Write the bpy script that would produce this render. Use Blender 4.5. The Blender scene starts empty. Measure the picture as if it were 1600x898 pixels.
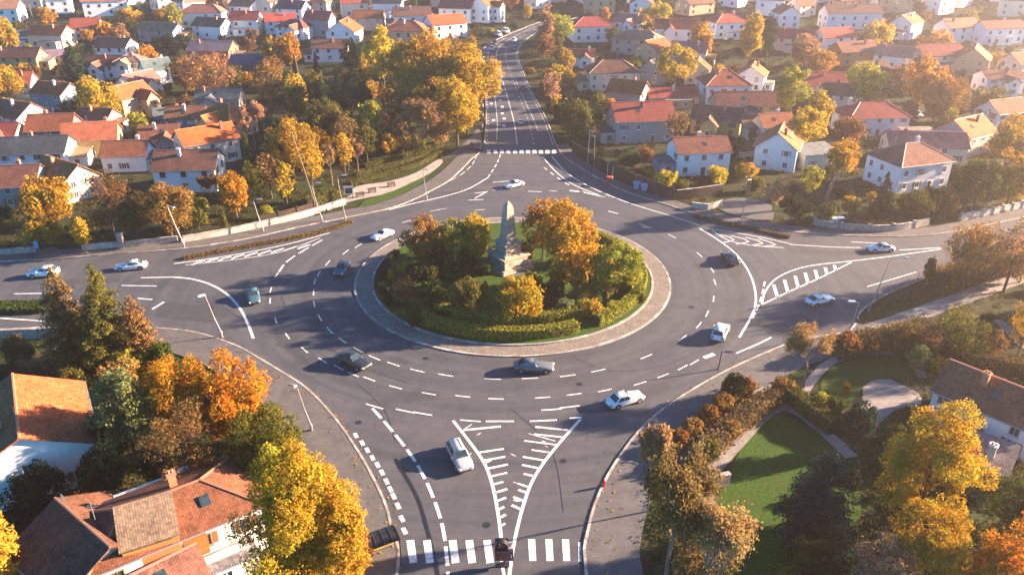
import bpy, bmesh, math, random
import numpy as np
from mathutils import Vector, Matrix
from mathutils.geometry import tessellate_polygon
R = math.radians
rnd = random.Random(7)
sc = bpy.context.scene
COL = sc.collection
# ------------------------------------------------------------------ camera geometry / terrain
F, CX, CY, HC = 1200.0, 800.0, 449.0, 57.0
PITCH = math.atan((CY + 150) / F)
cp, sp = math.cos(PITCH), math.sin(PITCH)
def h(x, y):
    u = y - 235.0
    if u <= 0: return 0.0
    if u < 140: return 0.0005 * u * u
    if u < 600: return 0.0005 * 140 * 140 + 0.14 * (u - 140)
    return 9.8 + 0.14 * 460
def ray(px, py):
    x = (px - CX) / F; y = -(py - CY) / F
    return Vector((x, cp + y * sp, -sp + y * cp))
def Gz(px, py, z=0.0):
    d = ray(px, py); t = (z - HC) / d.z
    return Vector((d.x * t, d.y * t, z))
def G(px, py):
    d = ray(px, py); a, b = 10.0, 1500.0
    for _ in range(48):
        m = (a + b) / 2
        if HC + d.z * m - h(0, d.y * m) > 0: a = m
        else: b = m
    return Vector((d.x * a, d.y * a, h(0, d.y * a)))
def proj(p):
    y, z = p[1], p[2] - HC
    dep = y * cp - z * sp
    up = y * sp + z * cp
    return (CX + F * p[0] / dep, CY - F * up / dep, dep)
def pxm(p): return F / max(1.0, proj(p)[2])
C = Vector((0.1, 119.0, 0))
# ------------------------------------------------------------------ materials
def nt(name):
    m = bpy.data.materials.new(name); m.use_nodes = True
    n = m.node_tree; n.nodes.clear()
    return m, n
def N(t, kind, **kw):
    n = t.nodes.new('ShaderNode' + kind)
    for k, v in kw.items():
        if k.startswith('i_'):
            n.inputs[k[2:].replace('_', ' ')].default_value = v
        else: setattr(n, k, v)
    return n
def L(t, a, b): t.links.new(a, b)
def ramp(t, fac, stops):
    r = N(t, 'ValToRGB'); e = r.color_ramp.elements
    while len(e) < len(stops): e.new(0.5)
    for i, (p, c) in enumerate(stops):
        e[i].position = p; e[i].color = (*c, 1) if len(c) == 3 else c
    L(t, fac, r.inputs[0]); return r.outputs[0]
def mixc(t, fac, a, b, mode='MIX'):
    m = N(t, 'MixRGB', blend_type=mode)
    for s, v in ((0, fac), (1, a), (2, b)):
        if hasattr(v, 'links') or hasattr(v, 'is_linked'): L(t, v, m.inputs[s])
        elif s == 0: m.inputs[0].default_value = v
        else: m.inputs[s].default_value = (*v, 1)
    return m.outputs[0]
def noise(t, vec, scale, detail=4, rough=0.6):
    n = N(t, 'TexNoise'); n.inputs['Scale'].default_value = scale
    n.inputs['Detail'].default_value = detail; n.inputs['Roughness'].default_value = rough
    if vec is not None: L(t, vec, n.inputs['Vector'])
    return n.outputs['Fac']
def math_(t, op, a, b=None):
    m = N(t, 'Math', operation=op)
    for i, v in enumerate((a, b)):
        if v is None: continue
        if isinstance(v, (int, float)): m.inputs[i].default_value = v
        else: L(t, v, m.inputs[i])
    return m.outputs[0]
def finish(t, col, rough=0.8, bump=None, bstr=0.3, bdist=0.02, spec=0.3, metal=0.0, coat=0.0):
    p = N(t, 'BsdfPrincipled'); o = N(t, 'OutputMaterial')
    if isinstance(col, tuple): p.inputs['Base Color'].default_value = (*col, 1)
    else: L(t, col, p.inputs['Base Color'])
    if isinstance(rough, (int, float)): p.inputs['Roughness'].default_value = rough
    else: L(t, rough, p.inputs['Roughness'])
    p.inputs['Specular IOR Level'].default_value = spec; p.inputs['Metallic'].default_value = metal
    p.inputs['Coat Weight'].default_value = coat
    if bump is not None:
        b = N(t, 'Bump'); b.inputs['Strength'].default_value = bstr; b.inputs['Distance'].default_value = bdist
        L(t, bump, b.inputs['Height']); L(t, b.outputs[0], p.inputs['Normal'])
    L(t, p.outputs[0], o.inputs[0]); return p
M = {}
def geo(t): return N(t, 'NewGeometry').outputs['Position']
def objc(t): return N(t, 'TexCoord').outputs['Object']
def ocol(t): return N(t, 'ObjectInfo').outputs['Color']
def simple(name, col, rough=0.7, nscale=3, amt=0.25, spec=0.3, metal=0, bump=0.0, coat=0, use_obj=True):
    m, t = nt(name)
    v = objc(t) if use_obj else geo(t)
    f = noise(t, v, nscale, 5)
    base = ocol(t) if col is None else None
    if base is not None:
        c = mixc(t, f, (1 - amt,) * 3, (1 + amt * .6,) * 3)
        c = mixc(t, 1.0, base, c, 'MULTIPLY')
    else:
        c = ramp(t, f, [(0.3, tuple(x * (1 - amt) for x in col)), (0.7, tuple(min(1, x * (1 + amt * .6)) for x in col))])
    finish(t, c, rough, f if bump else None, bump, 0.02, spec, metal, coat)
    M[name] = m; return m
# asphalt with circular tyre streaks around the island
m, t = nt('asphalt'); v = geo(t)
sub = N(t, 'VectorMath', operation='SUBTRACT'); L(t, v, sub.inputs[0]); sub.inputs[1].default_value = (C.x, C.y, 0)
ln = N(t, 'VectorMath', operation='LENGTH'); L(t, sub.outputs[0], ln.inputs[0])
cmb = N(t, 'CombineXYZ'); L(t, ln.outputs['Value'], cmb.inputs[0])
mp = N(t, 'VectorMath', operation='MULTIPLY'); L(t, v, mp.inputs[0]); mp.inputs[1].default_value = (.03, .03, 0)
ad = N(t, 'VectorMath', operation='ADD'); L(t, cmb.outputs[0], ad.inputs[0]); L(t, mp.outputs[0], ad.inputs[1])
st = noise(t, ad.outputs[0], 0.55, 4, 0.6)
big = noise(t, v, 0.05, 4, 0.6); fine = noise(t, v, 9, 3, 0.7); mid = noise(t, v, 0.6, 5, 0.65)
c = ramp(t, st, [(0.25, (.038, .043, .052)), (0.5, (.064, .068, .077)), (0.75, (.092, .092, .097))])
c = mixc(t, ramp(t, big, [(0.35, (0, 0, 0)), (0.7, (.5, .5, .5))]), c, (.074, .073, .079))
pat = noise(t, v, .16, 5, .7)
c = mixc(t, 1.0, c, ramp(t, pat, [(.36, (.78, .80, .83)), (.52, (1, 1, 1))]), 'MULTIPLY')
c = mixc(t, 1.0, c, ramp(t, fine, [(0.25, (.82,) * 3), (0.75, (1.14,) * 3)]), 'MULTIPLY')
c = mixc(t, 1.0, c, ramp(t, mid, [(0.3, (.84,) * 3), (0.7, (1.08,) * 3)]), 'MULTIPLY')
vo = N(t, 'TexVoronoi', feature='DISTANCE_TO_EDGE'); vo.inputs['Scale'].default_value = .09; vo.inputs['Randomness'].default_value = 1
wv = N(t, 'VectorMath', operation='ADD'); L(t, v, wv.inputs[0])
nn = N(t, 'TexNoise'); nn.inputs['Scale'].default_value = .35; L(t, v, nn.inputs['Vector'])
ns = N(t, 'VectorMath', operation='SCALE'); L(t, nn.outputs['Color'], ns.inputs[0]); ns.inputs['Scale'].default_value = 5
L(t, ns.outputs[0], wv.inputs[1]); L(t, wv.outputs[0], vo.inputs['Vector'])
crk = ramp(t, vo.outputs[0], [(0.0, (.5,) * 3), (0.006, (1, 1, 1))])
c = mixc(t, .75, c, crk, 'MULTIPLY')
finish(t, c, 0.72, fine, 0.25, 0.01, 0.35); M['asphalt'] = m
m, t = nt('asphalt_patch'); v = geo(t); f = noise(t, v, 9, 4, .7); g_ = noise(t, v, .5, 4)
c = ramp(t, g_, [(.3, (.042, .045, .05)), (.7, (.06, .061, .066))]); c = mixc(t, 1, c, ramp(t, f, [(.3, (.85,) * 3), (.7, (1.1,) * 3)]), 'MULTIPLY')
finish(t, c, .75, f, .3, .01, .3); M['asphalt_patch'] = m
# paint
m, t = nt('paint_white'); v = geo(t)
f = noise(t, v, 2.2, 6, .75)
c = ramp(t, f, [(0.34, (.16, .155, .15)), (0.44, (.55, .545, .535)), (0.62, (.74, .74, .73))])
finish(t, c, .6); M['paint'] = m
m, t = nt('paint_worn'); v = geo(t)
f = noise(t, v, 1.3, 6, .8)
c = ramp(t, f, [(0.36, (.13, .12, .115)), (0.46, (.55, .54, .53)), (0.6, (.78, .78, .77))])
finish(t, c, .6); M['paint_worn'] = m
# ground
m, t = nt('soil_grass'); v = geo(t)
a = noise(t, v, .07, 5); b = noise(t, v, 1.4, 6, .75); d = noise(t, v, .35, 4)
c = ramp(t, b, [(0.3, (.012, .015, .008)), (.5, (.03, .031, .014)), (.62, (.06, .045, .02)), (.75, (.13, .07, .022))])
g = ramp(t, b, [(0.3, (.010, .022, .006)), (.6, (.028, .048, .012)), (.8, (.08, .06, .02))])
c = mixc(t, ramp(t, a, [(.42, (0, 0, 0)), (.58, (1, 1, 1))]), c, g)
c = mixc(t, ramp(t, d, [(.55, (0, 0, 0)), (.75, (.6, .6, .6))]), c, (.10, .075, .052))
finish(t, c, .95, b, .6, .15, .1); M['ground'] = m
m, t = nt('lawn'); v = geo(t)
a = noise(t, v, .25, 4); b = noise(t, v, 3.5, 5, .8)
c = ramp(t, b, [(.3, (.013, .038, .006)), (.55, (.038, .084, .012)), (.78, (.12, .125, .024))])
c = mixc(t, ramp(t, a, [(.5, (0, 0, 0)), (.75, (.55, .55, .55))]), c, (.055, .05, .016))
finish(t, c, .95, b, .6, .08, .1); M['lawn'] = m
def paving(name, c0, c1, scale, bstr=.3):
    m, t = nt(name); v = geo(t)
    br = N(t, 'TexBrick'); L(t, v, br.inputs['Vector'])
    br.inputs['Scale'].default_value = scale
    br.inputs['Color1'].default_value = (*c0, 1); br.inputs['Color2'].default_value = (*c1, 1)
    br.inputs['Mortar'].default_value = (*[x * .75 for x in c0], 1); br.inputs['Mortar Size'].default_value = .012
    n = noise(t, v, .5, 6, .7); n2 = noise(t, v, 6, 4)
    c = mixc(t, 1, br.outputs['Color'], ramp(t, n, [(.3, (.7,) * 3), (.7, (1.12,) * 3)]), 'MULTIPLY')
    c = mixc(t, 1, c, ramp(t, n2, [(.3, (.85,) * 3), (.7, (1.1,) * 3)]), 'MULTIPLY')
    finish(t, c, .85, n2, bstr, .02, .2); M[name] = m
paving('pavement', (.105, .102, .104), (.125, .118, .117), .9)
paving('path_pale', (.22, .205, .195), (.26, .24, .225), .6)
paving('patio', (.22, .20, .19), (.30, .27, .25), .45)
paving('promenade', (.34, .29, .25), (.40, .34, .29), .7)
m, t = nt('cobbles'); v = geo(t)
vo = N(t, 'TexVoronoi'); vo.inputs['Scale'].default_value = 3.2; L(t, v, vo.inputs['Vector'])
ve = N(t, 'TexVoronoi', feature='DISTANCE_TO_EDGE'); ve.inputs['Scale'].default_value = 3.2; L(t, v, ve.inputs['Vector'])
n = noise(t, v, .5, 5)
c = mixc(t, vo.outputs['Color'], (.15, .13, .11), (.26, .225, .19))
c = mixc(t, 1, c, ramp(t, ve.outputs[0], [(0, (.35,) * 3), (.09, (1,) * 3)]), 'MULTIPLY')
c = mixc(t, 1, c, ramp(t, n, [(.3, (.7,) * 3), (.7, (1.15,) * 3)]), 'MULTIPLY')
finish(t, c, .8, ve.outputs[0], .4, .03); M['cobbles'] = m
m, t = nt('kerbstone'); v = geo(t); sx = N(t, 'SeparateXYZ'); L(t, v, sx.inputs[0])
cb = N(t, 'CombineXYZ'); L(t, math_(t, 'FLOOR', math_(t, 'MULTIPLY', sx.outputs[0], .8)), cb.inputs[0]); L(t, math_(t, 'FLOOR', math_(t, 'MULTIPLY', sx.outputs[1], .8)), cb.inputs[1])
wn = N(t, 'TexWhiteNoise'); L(t, cb.outputs[0], wn.inputs[0]); f = noise(t, v, 1.5, 6, .75)
c = mixc(t, 1, ramp(t, wn.outputs['Value'], [(0, (.24, .22, .20)), (.75, (.40, .37, .33)), (1, (.55, .51, .46))]), ramp(t, f, [(.3, (.5,) * 3), (.65, (1.1,) * 3)]), 'MULTIPLY')
finish(t, c, .85, f, .3, .02, .2); M['kerbstone'] = m
simple('trunk', (.10, .07, .05), .9, 6, .5, bump=.5)
simple('bark_pale', (.21, .155, .11), .9, 5, .4, bump=.4)
simple('metal_grey', (.30, .30, .30), .45, 8, .2, .5, .6)
simple('metal_dark', (.03, .03, .035), .45, 8, .2, .5, .3)
simple('tinted', None, .6, 4, .25)
simple('plaster', None, .9, .9, .22, .2, bump=.15)
simple('tyre', (.02, .02, .02), .8, 8, .3)
simple('rim', (.45, .45, .46), .3, 8, .15, .6, .7)
simple('lamp_glass', (.75, .76, .74), .2, 5, .1, .5)
simple('light_red', (.40, .01, .01), .15, 4, .1, .5)
simple('plastic_black', (.015, .015, .017), .4, 4, .2, .5)
simple('stone_wall', (.36, .30, .25), .9, 1.3, .45, .2, bump=.5, use_obj=False)
simple('wood_dark', (.055, .038, .028), .8, 2, .45, .2, bump=.3)
m, t = nt('car_paint')
finish(t, ocol(t), .28, spec=.5, coat=.8); M['car_paint'] = m
m, t = nt('glass_dark'); n = noise(t, objc(t), 2.5, 2)
finish(t, ramp(t, n, [(.3, (.016, .028, .036)), (.7, (.04, .068, .082))]), .07, spec=.8); M['glass'] = m  # base colour lightened towards blue to stand in for reflected sky
m, t = nt('window_frame'); finish(t, ocol(t), .6); M['frame'] = m
# roof tiles (colour from the object; rows run along the eaves, u along the eave and v up the slope, in metres)
m, t = nt('roof_tiles'); v = objc(t); uvn = N(t, 'UVMap'); sx = N(t, 'SeparateXYZ'); L(t, uvn.outputs[0], sx.inputs[0])
rowf = math_(t, 'MULTIPLY', sx.outputs[1], 3.6); colf = math_(t, 'MULTIPLY', sx.outputs[0], 4.4)
row = math_(t, 'FLOOR', rowf); colm = math_(t, 'FLOOR', colf)
cb = N(t, 'CombineXYZ'); L(t, row, cb.inputs[0]); L(t, colm, cb.inputs[1])
oi = N(t, 'ObjectInfo'); L(t, math_(t, 'MULTIPLY', oi.outputs['Random'], 91), cb.inputs[2])
wn = N(t, 'TexWhiteNoise'); L(t, cb.outputs[0], wn.inputs[0])
fr = math_(t, 'FRACT', rowf); fc = math_(t, 'ABSOLUTE', math_(t, 'SUBTRACT', math_(t, 'FRACT', colf), .5))
n1 = noise(t, v, .45, 5, .7); n2 = noise(t, v, 2.5, 4, .7)
k = ramp(t, wn.outputs['Value'], [(0, (.68,) * 3), (.5, (.98,) * 3), (1, (1.22,) * 3)])
c = mixc(t, 1, oi.outputs['Color'], k, 'MULTIPLY')
c = mixc(t, 1, c, ramp(t, n1, [(.25, (.45,) * 3), (.5, (.95,) * 3), (.75, (1.25,) * 3)]), 'MULTIPLY')
c = mixc(t, ramp(t, n2, [(.58, (0,) * 3), (.75, (.5,) * 3)]), c, (.10, .085, .06))
c = mixc(t, 1, c, ramp(t, fr, [(0, (.6,) * 3), (.3, (1,) * 3)]), 'MULTIPLY')
c = mixc(t, 1, c, ramp(t, fc, [(.2, (1,) * 3), (.5, (.62,) * 3)]), 'MULTIPLY')
finish(t, c, .85, fr, .6, .05, .2); M['roof'] = m
# stone of the obelisk
m, t = nt('old_stone'); v = objc(t)
n1 = noise(t, v, 1.3, 6, .8); n2 = noise(t, v, 5, 5, .7)
sx = N(t, 'SeparateXYZ'); L(t, v, sx.inputs[0])
fz = math_(t, 'FRACT', math_(t, 'MULTIPLY', sx.outputs[2], 1.15))
c = ramp(t, n1, [(.3, (.19, .155, .12)), (.48, (.38, .32, .245)), (.7, (.52, .45, .35))])
c = mixc(t, 1, c, ramp(t, n2, [(.3, (.6,) * 3), (.65, (1.1,) * 3)]), 'MULTIPLY')
c = mixc(t, 1, c, ramp(t, fz, [(0, (.6,) * 3), (.06, (1,) * 3)]), 'MULTIPLY')
finish(t, c, .9, n2, .25, .02, .2); M['old_stone'] = m
# leaves
def leafmat(name, transl=.4, hue=.06):
    m, t = nt(name)
    oi = N(t, 'ObjectInfo'); g = N(t, 'NewGeometry'); v = objc(t)
    n1 = noise(t, v, 1.7, 2, .5)
    hs = N(t, 'HueSaturation')
    n3 = noise(t, v, 2.6, 3, .6); dull = mixc(t, 1, oi.outputs['Color'], (.50, .80, 1.0), 'MULTIPLY')
    L(t, mixc(t, ramp(t, n3, [(.46, (0,) * 3), (.66, (.85,) * 3)]), oi.outputs['Color'], dull), hs.inputs['Color'])
    r = g.outputs['Random Per Island']
    hv = math_(t, 'ADD', math_(t, 'MULTIPLY', math_(t, 'SUBTRACT', r, .5), hue * .8), math_(t, 'MULTIPLY', math_(t, 'SUBTRACT', n1, .5), hue * 1.0))
    hv = math_(t, 'ADD', hv, math_(t, 'MULTIPLY', math_(t, 'SUBTRACT', oi.outputs['Random'], .5), hue * .25))
    L(t, math_(t, 'ADD', hv, .5), hs.inputs['Hue'])
    wn = N(t, 'TexWhiteNoise', noise_dimensions='1D'); L(t, r, wn.inputs['W'])
    vv = math_(t, 'ADD', math_(t, 'MULTIPLY', wn.outputs['Value'], .75), .62)
    L(t, vv, hs.inputs['Value'])
    d = N(t, 'BsdfDiffuse'); tr = N(t, 'BsdfTranslucent'); mx = N(t, 'MixShader'); o = N(t, 'OutputMaterial')
    L(t, hs.outputs[0], d.inputs[0]); L(t, hs.outputs[0], tr.inputs[0]); mx.inputs[0].default_value = transl
    L(t, d.outputs[0], mx.inputs[1]); L(t, tr.outputs[0], mx.inputs[2]); L(t, mx.outputs[0], o.inputs[0])
    M[name] = m
leafmat('leaf'); leafmat('needle', .15, .03); leafmat('hedge_leaf', .25, .05)
# ------------------------------------------------------------------ mesh builder and object helpers
class MB:
    def __init__(s): s.v = []; s.f = []; s.mi = []; s.cur = 0
    def add(s, vs, fs):
        o = len(s.v); s.v += [tuple(p) for p in vs]; s.f += [tuple(i + o for i in f) for f in fs]; s.mi += [s.cur] * len(fs)
    def hexa(s, p): s.add(p, [(3, 2, 1, 0), (4, 5, 6, 7), (0, 1, 5, 4), (1, 2, 6, 5), (2, 3, 7, 6), (3, 0, 4, 7)])
    def box(s, c, d, rz=0, taper=1.0):
        x, y, z = d[0] / 2, d[1] / 2, d[2] / 2; q = []
        for sz, k in ((-1, 1), (1, taper)):
            for a, b in ((-1, -1), (1, -1), (1, 1), (-1, 1)):
                X, Y = a * x * k, b * y * k
                q.append((c[0] + X * math.cos(rz) - Y * math.sin(rz), c[1] + X * math.sin(rz) + Y * math.cos(rz), c[2] + sz * z))
        s.hexa(q)
    def tube(s, path, rad, n=6, cap=True):
        path = [Vector(p) for p in path]
        if isinstance(rad, (int, float)): rad = [rad] * len(path)
        o = len(s.v); vs = []
        for i, p in enumerate(path):
            d = (path[min(i + 1, len(path) - 1)] - path[max(i - 1, 0)]).normalized()
            a = Vector((0, 0, 1)) if abs(d.z) < .9 else Vector((1, 0, 0))
            u = d.cross(a).normalized(); w = d.cross(u)
            for k in range(n):
                an = 2 * math.pi * k / n
                vs.append(p + (u * math.cos(an) + w * math.sin(an)) * rad[i])
        fs = []
        for i in range(len(path) - 1):
            for k in range(n):
                a, b = i * n + k, i * n + (k + 1) % n
                fs.append((a, a + n, b + n, b))
        if cap: fs += [tuple(range(n)), tuple(reversed(range((len(path) - 1) * n, len(path) * n)))]
        s.add(vs, fs)
    def lathe(s, prof, n=16, c=(0, 0, 0)):
        vs = [(c[0] + r * math.cos(2 * math.pi * k / n), c[1] + r * math.sin(2 * math.pi * k / n), c[2] + z) for r, z in prof for k in range(n)]
        fs = [(i * n + k, i * n + (k + 1) % n, (i + 1) * n + (k + 1) % n, (i + 1) * n + k) for i in range(len(prof) - 1) for k in range(n)]
        fs += [tuple(reversed(range(n))), tuple(range((len(prof) - 1) * n, len(prof) * n))]
        s.add(vs, fs)
    def prism(s, poly, z0, z1):
        n = len(poly)
        s.add([(x, y, z0) for x, y in poly] + [(x, y, z1) for x, y in poly],
              [tuple(reversed(range(n))), tuple(range(n, 2 * n))] + [(i, (i + 1) % n, n + (i + 1) % n, n + i) for i in range(n)])
    def mesh(s, name, smooth=False):
        me = bpy.data.meshes.new(name); me.from_pydata(s.v, [], s.f); me.update()
        if max(s.mi, default=0): me.polygons.foreach_set('material_index', s.mi)
        if smooth: me.polygons.foreach_set('use_smooth', [True] * len(s.f))
        return me
def link(name, me, mats, parent=None, color=None, loc=None, rz=None):
    o = bpy.data.objects.new(name, me); COL.objects.link(o)
    if parent: o.parent = parent
    if me is not None and mats is not None and not len(me.materials):
        for mm in (mats if isinstance(mats, (list, tuple)) else [mats]): me.materials.append(M[mm] if isinstance(mm, str) else mm)
    if color is not None: o.color = (*color, 1)
    if loc is not None: o.location = loc
    if rz is not None: o.rotation_euler = (0, 0, rz)
    return o
def build(mb, name, mats, parent=None, color=None, loc=None, rz=None, smooth=False):
    return link(name, mb.mesh(name, smooth), mats, parent, color, loc, rz)
TH = []   # every top-level thing
def tag(o, label, cat, group=None, ref=None):
    if label: o['label'] = label
    o['category'] = cat
    if group: o['group'] = group
    TH.append((o, label, ref)); return o
def thing(name, label, cat, loc, rz=0, group=None, ref=None):
    o = bpy.data.objects.new(name, None); COL.objects.link(o); o.empty_display_size = .3
    o.location = loc; o.rotation_euler = (0, 0, rz); return tag(o, label, cat, group, ref)
def struct(o): o['kind'] = 'structure'; return o
# ------------------------------------------------------------------ curves and sheets
def smooth_line(pts, step=1.0, closed=False):
    P = [Vector((p[0], p[1], 0)) for p in pts]; out = []; n = len(P)
    for i in range(n - 1):
        p0 = P[max(i - 1, 0)]; p1 = P[i]; p2 = P[i + 1]; p3 = P[min(i + 2, n - 1)]
        k = max(1, int((p2 - p1).length / step))
        for j in range(k):
            u = j / k
            out.append(.5 * ((2 * p1) + (p2 - p0) * u + (2 * p0 - 5 * p1 + 4 * p2 - p3) * u * u + (3 * p1 - p0 - 3 * p2 + p3) * u ** 3))
    out.append(P[-1]); return out
def W(pts): return [G(*p) for p in pts]
def offset(line, d):
    out = []
    for i, p in enumerate(line):
        a = line[max(i - 1, 0)]; b = line[min(i + 1, len(line) - 1)]
        t_ = (b - a).normalized(); out.append(Vector((p.x - t_.y * d, p.y + t_.x * d, 0)))
    return out
def sheet(name, pts, z, mat):
    P = [Vector((p[0], p[1], 0)) for p in pts]
    tri = tessellate_polygon([P])
    me = bpy.data.meshes.new(name); me.from_pydata([(p.x, p.y, z) for p in P], [], [tuple(t_) for t_ in tri]); me.update()
    bm = bmesh.new(); bm.from_mesh(me); bmesh.ops.recalc_face_normals(bm, faces=bm.faces)
    for f_ in bm.faces:
        if f_.normal.z < 0: f_.normal_flip()
    bm.to_mesh(me); bm.free()
    return link(name, me, mat)
def ribbon(mb, line, w, z, drape=False):
    a = offset(line, w / 2); b = offset(line, -w / 2); n = len(line)
    zz = [z + (h(0, p.y) if drape else 0) for p in line]
    mb.add([(p.x, p.y, zz[i]) for i, p in enumerate(a)] + [(p.x, p.y, zz[i]) for i, p in enumerate(b)],
           [(i + n, i + n + 1, i + 1, i) for i in range(n - 1)])
def wallstrip(mb, line, w, z0, z1):
    a = offset(line, w / 2); b = offset(line, -w / 2); n = len(line)
    vs = [(p.x, p.y, z) for L_, z in ((a, z0), (a, z1), (b, z1), (b, z0)) for p in L_]
    fs = []
    for i in range(n - 1):
        for k in range(4):
            q = (k + 1) % 4; fs.append((k * n + i, k * n + i + 1, q * n + i + 1, q * n + i))
    fs += [(0, n, 2 * n, 3 * n), (4 * n - 1, 3 * n - 1, 2 * n - 1, n - 1)]
    mb.add(vs, fs)
def resample(line, step):
    out = [line[0]]; acc = 0
    for a, b in zip(line, line[1:]):
        l_ = (b - a).length
        while acc + l_ >= step:
            u = (step - acc) / l_; a = a.lerp(b, u); l_ = (b - a).length; acc = 0; out.append(a.copy())
        acc += l_
    return out
def pip(x, y, poly):
    ins = False; n = len(poly); j = n - 1
    for i in range(n):
        xi, yi = poly[i][0], poly[i][1]; xj, yj = poly[j][0], poly[j][1]
        if (yi > y) != (yj > y) and x < (xj - xi) * (y - yi) / (yj - yi) + xi: ins = not ins
        j = i
    return ins
# ------------------------------------------------------------------ ground
xs = np.linspace(-760, 760, 153); ys = np.linspace(-80, 1240, 133)
mb = MB(); mb.v = [(x, y, h(x, y)) for y in ys for x in xs]; nx = len(xs)
mb.f = [(j * nx + i, j * nx + i + 1, (j + 1) * nx + i + 1, (j + 1) * nx + i) for j in range(len(ys) - 1) for i in range(nx - 1)]; mb.mi = [0] * len(mb.f)
struct(build(mb, 'ground', 'ground', smooth=True))
SW = smooth_line([Vector((-13.0, -10, 0)), Vector((-12.6, 30, 0))] + W([(622, 898), (615, 833), (602, 783), (572, 723), (540, 673), (522, 650), (500, 625), (472, 600), (435, 577), (400, 556), (375, 542), (335, 527), (300, 518), (250, 513), (180, 514), (85, 519), (0, 528), (-120, 542), (-300, 565)]), 1.5)
NW = smooth_line(W([(-300, 440), (-120, 422), (0, 410), (60, 407), (125, 402), (200, 396), (287, 389), (345, 381), (400, 371), (470, 355), (545, 340), (610, 326), (650, 311), (675, 298), (700, 284), (722, 265), (738, 248), (751, 238), (757, 226)]), 1.5)
NE = smooth_line(W([(868, 226), (880, 245), (905, 262), (935, 280), (985, 303), (1040, 320), (1090, 336), (1150, 350), (1200, 358), (1260, 365), (1340, 369), (1400, 370), (1460, 367), (1530, 355), (1600, 340), (1760, 305), (1950, 265)]), 1.5)
SE = smooth_line(W([(1950, 330), (1760, 372), (1600, 402), (1500, 420), (1432, 440), (1380, 462), (1345, 485), (1336, 505), (1322, 520), (1300, 522), (1275, 526), (1230, 537), (1200, 549), (1150, 571), (1100, 597), (1050, 628), (1020, 651), (997, 673), (960, 723), (935, 770), (917, 828), (914, 898)]) + [Vector((7.8, 30, 0)), Vector((8.0, -10, 0))], 1.5)
ASPH = SW + NW + NE + SE
struct(sheet('road', ASPH, .02, 'asphalt'))
# north road as a draped strip
NLp = [(757, 226), (759, 205), (760, 190), (759, 150), (756, 125), (751, 98), (752, 82), (764, 69), (790, 56), (812, 47), (835, 38), (870, 28)]
NRp = [(868, 226), (860, 203), (850, 180), (828, 138), (814, 105), (809, 88), (813, 72), (828, 58), (845, 48), (868, 38), (905, 27)]
def resn(line, n):
    l_ = [0]
    for a, b in zip(line, line[1:]): l_.append(l_[-1] + (b - a).length)
    return [Vector((float(np.interp(l_[-1] * i / (n - 1), l_, [p[k] for p in line])) if True else 0 for k in range(3))) for i in range(n)]
NL = resn(smooth_line(W(NLp), 1), 90); NR = resn(smooth_line(W(NRp), 1), 90)
mb = MB(); K = 6
for a, b in zip(NL, NR):
    for k in range(K + 1):
        p = a.lerp(b, k / K); mb.v.append((p.x, p.y, h(0, p.y) + .05 if p.y > 215 else .02))
for i in range(89):
    for k in range(K):
        q = i * (K + 1) + k; mb.f.append((q, q + 1, q + K + 2, q + K + 1)); mb.mi.append(0)
struct(build(mb, 'north_road', 'asphalt'))
NROAD = NL + NR[::-1]
# pavements (raised) and kerbs; SW/NE... lines run with the road on their right
PAVE = []
def pavement(line, w, mat='pavement', z=.13):
    out = offset(line, w); poly = [*line, *out[::-1]]; PAVE.append(poly)
    mb = MB(); n = len(line)
    mb.add([(p.x, p.y, z) for p in line] + [(p.x, p.y, z) for p in out] + [(p.x, p.y, -.02) for p in out],
           [(i, i + 1, n + i + 1, n + i) for i in range(n - 1)] + [(n + i, n + i + 1, 2 * n + i + 1, 2 * n + i) for i in range(n - 1)])
    struct(build(mb, 'pavement', mat))
    k = MB(); wallstrip(k, offset(line, .12), .28, -.02, .16); struct(build(k, 'kerb', 'kerbstone'))
pavement(SW[:-20], 6.0)
pavement(NW[:-4], 4.2)
pavement(NE, 3.4)
cut = min(range(len(SE)), key=lambda i: (SE[i] - G(1336, 505)).length)
pavement(SE[cut:], 5.5)
k = MB(); wallstrip(k, offset(SE[:cut], .12), .28, -.02, .16); struct(build(k, 'kerb', 'kerbstone'))
k = MB()
for ln_ in (NL, NR):
    for i in range(len(ln_) - 1):
        a, b = ln_[i], ln_[i + 1]; d = (b - a).normalized(); nrm = Vector((-d.y, d.x, 0)) * .18
        za, zb = h(0, a.y), h(0, b.y)
        k.hexa([a + nrm + Vector((0, 0, za - .05 - a.z)), a - nrm + Vector((0, 0, za - .05 - a.z)), b - nrm + Vector((0, 0, zb - .05 - b.z)), b + nrm + Vector((0, 0, zb - .05 - b.z)),
                a + nrm + Vector((0, 0, za + .2 - a.z)), a - nrm + Vector((0, 0, za + .2 - a.z)), b - nrm + Vector((0, 0, zb + .2 - b.z)), b + nrm + Vector((0, 0, zb + .2 - b.z))])
struct(build(k, 'kerb', 'kerbstone'))
def flat(name, px, mat, z=.05, raw=None):
    ln_ = smooth_line(W(px + px[:1]), 1.0)[:-1] if raw is None else raw
    PAVE.append(ln_); return struct(sheet(name, ln_, z, mat))
flat('promenade', [(538, 318), (560, 312), (615, 300), (640, 287), (668, 274), (692, 254), (684, 250), (650, 270), (610, 283), (555, 293)], 'promenade', .06)
flat('pavement', [(690, 248), (735, 240), (752, 230), (748, 200), (735, 215), (708, 238)], 'pavement', .07)
flat('verge', [(558, 325), (585, 321), (630, 303), (660, 284), (672, 272), (655, 281), (615, 299), (575, 312)], 'lawn', .15)
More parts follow.
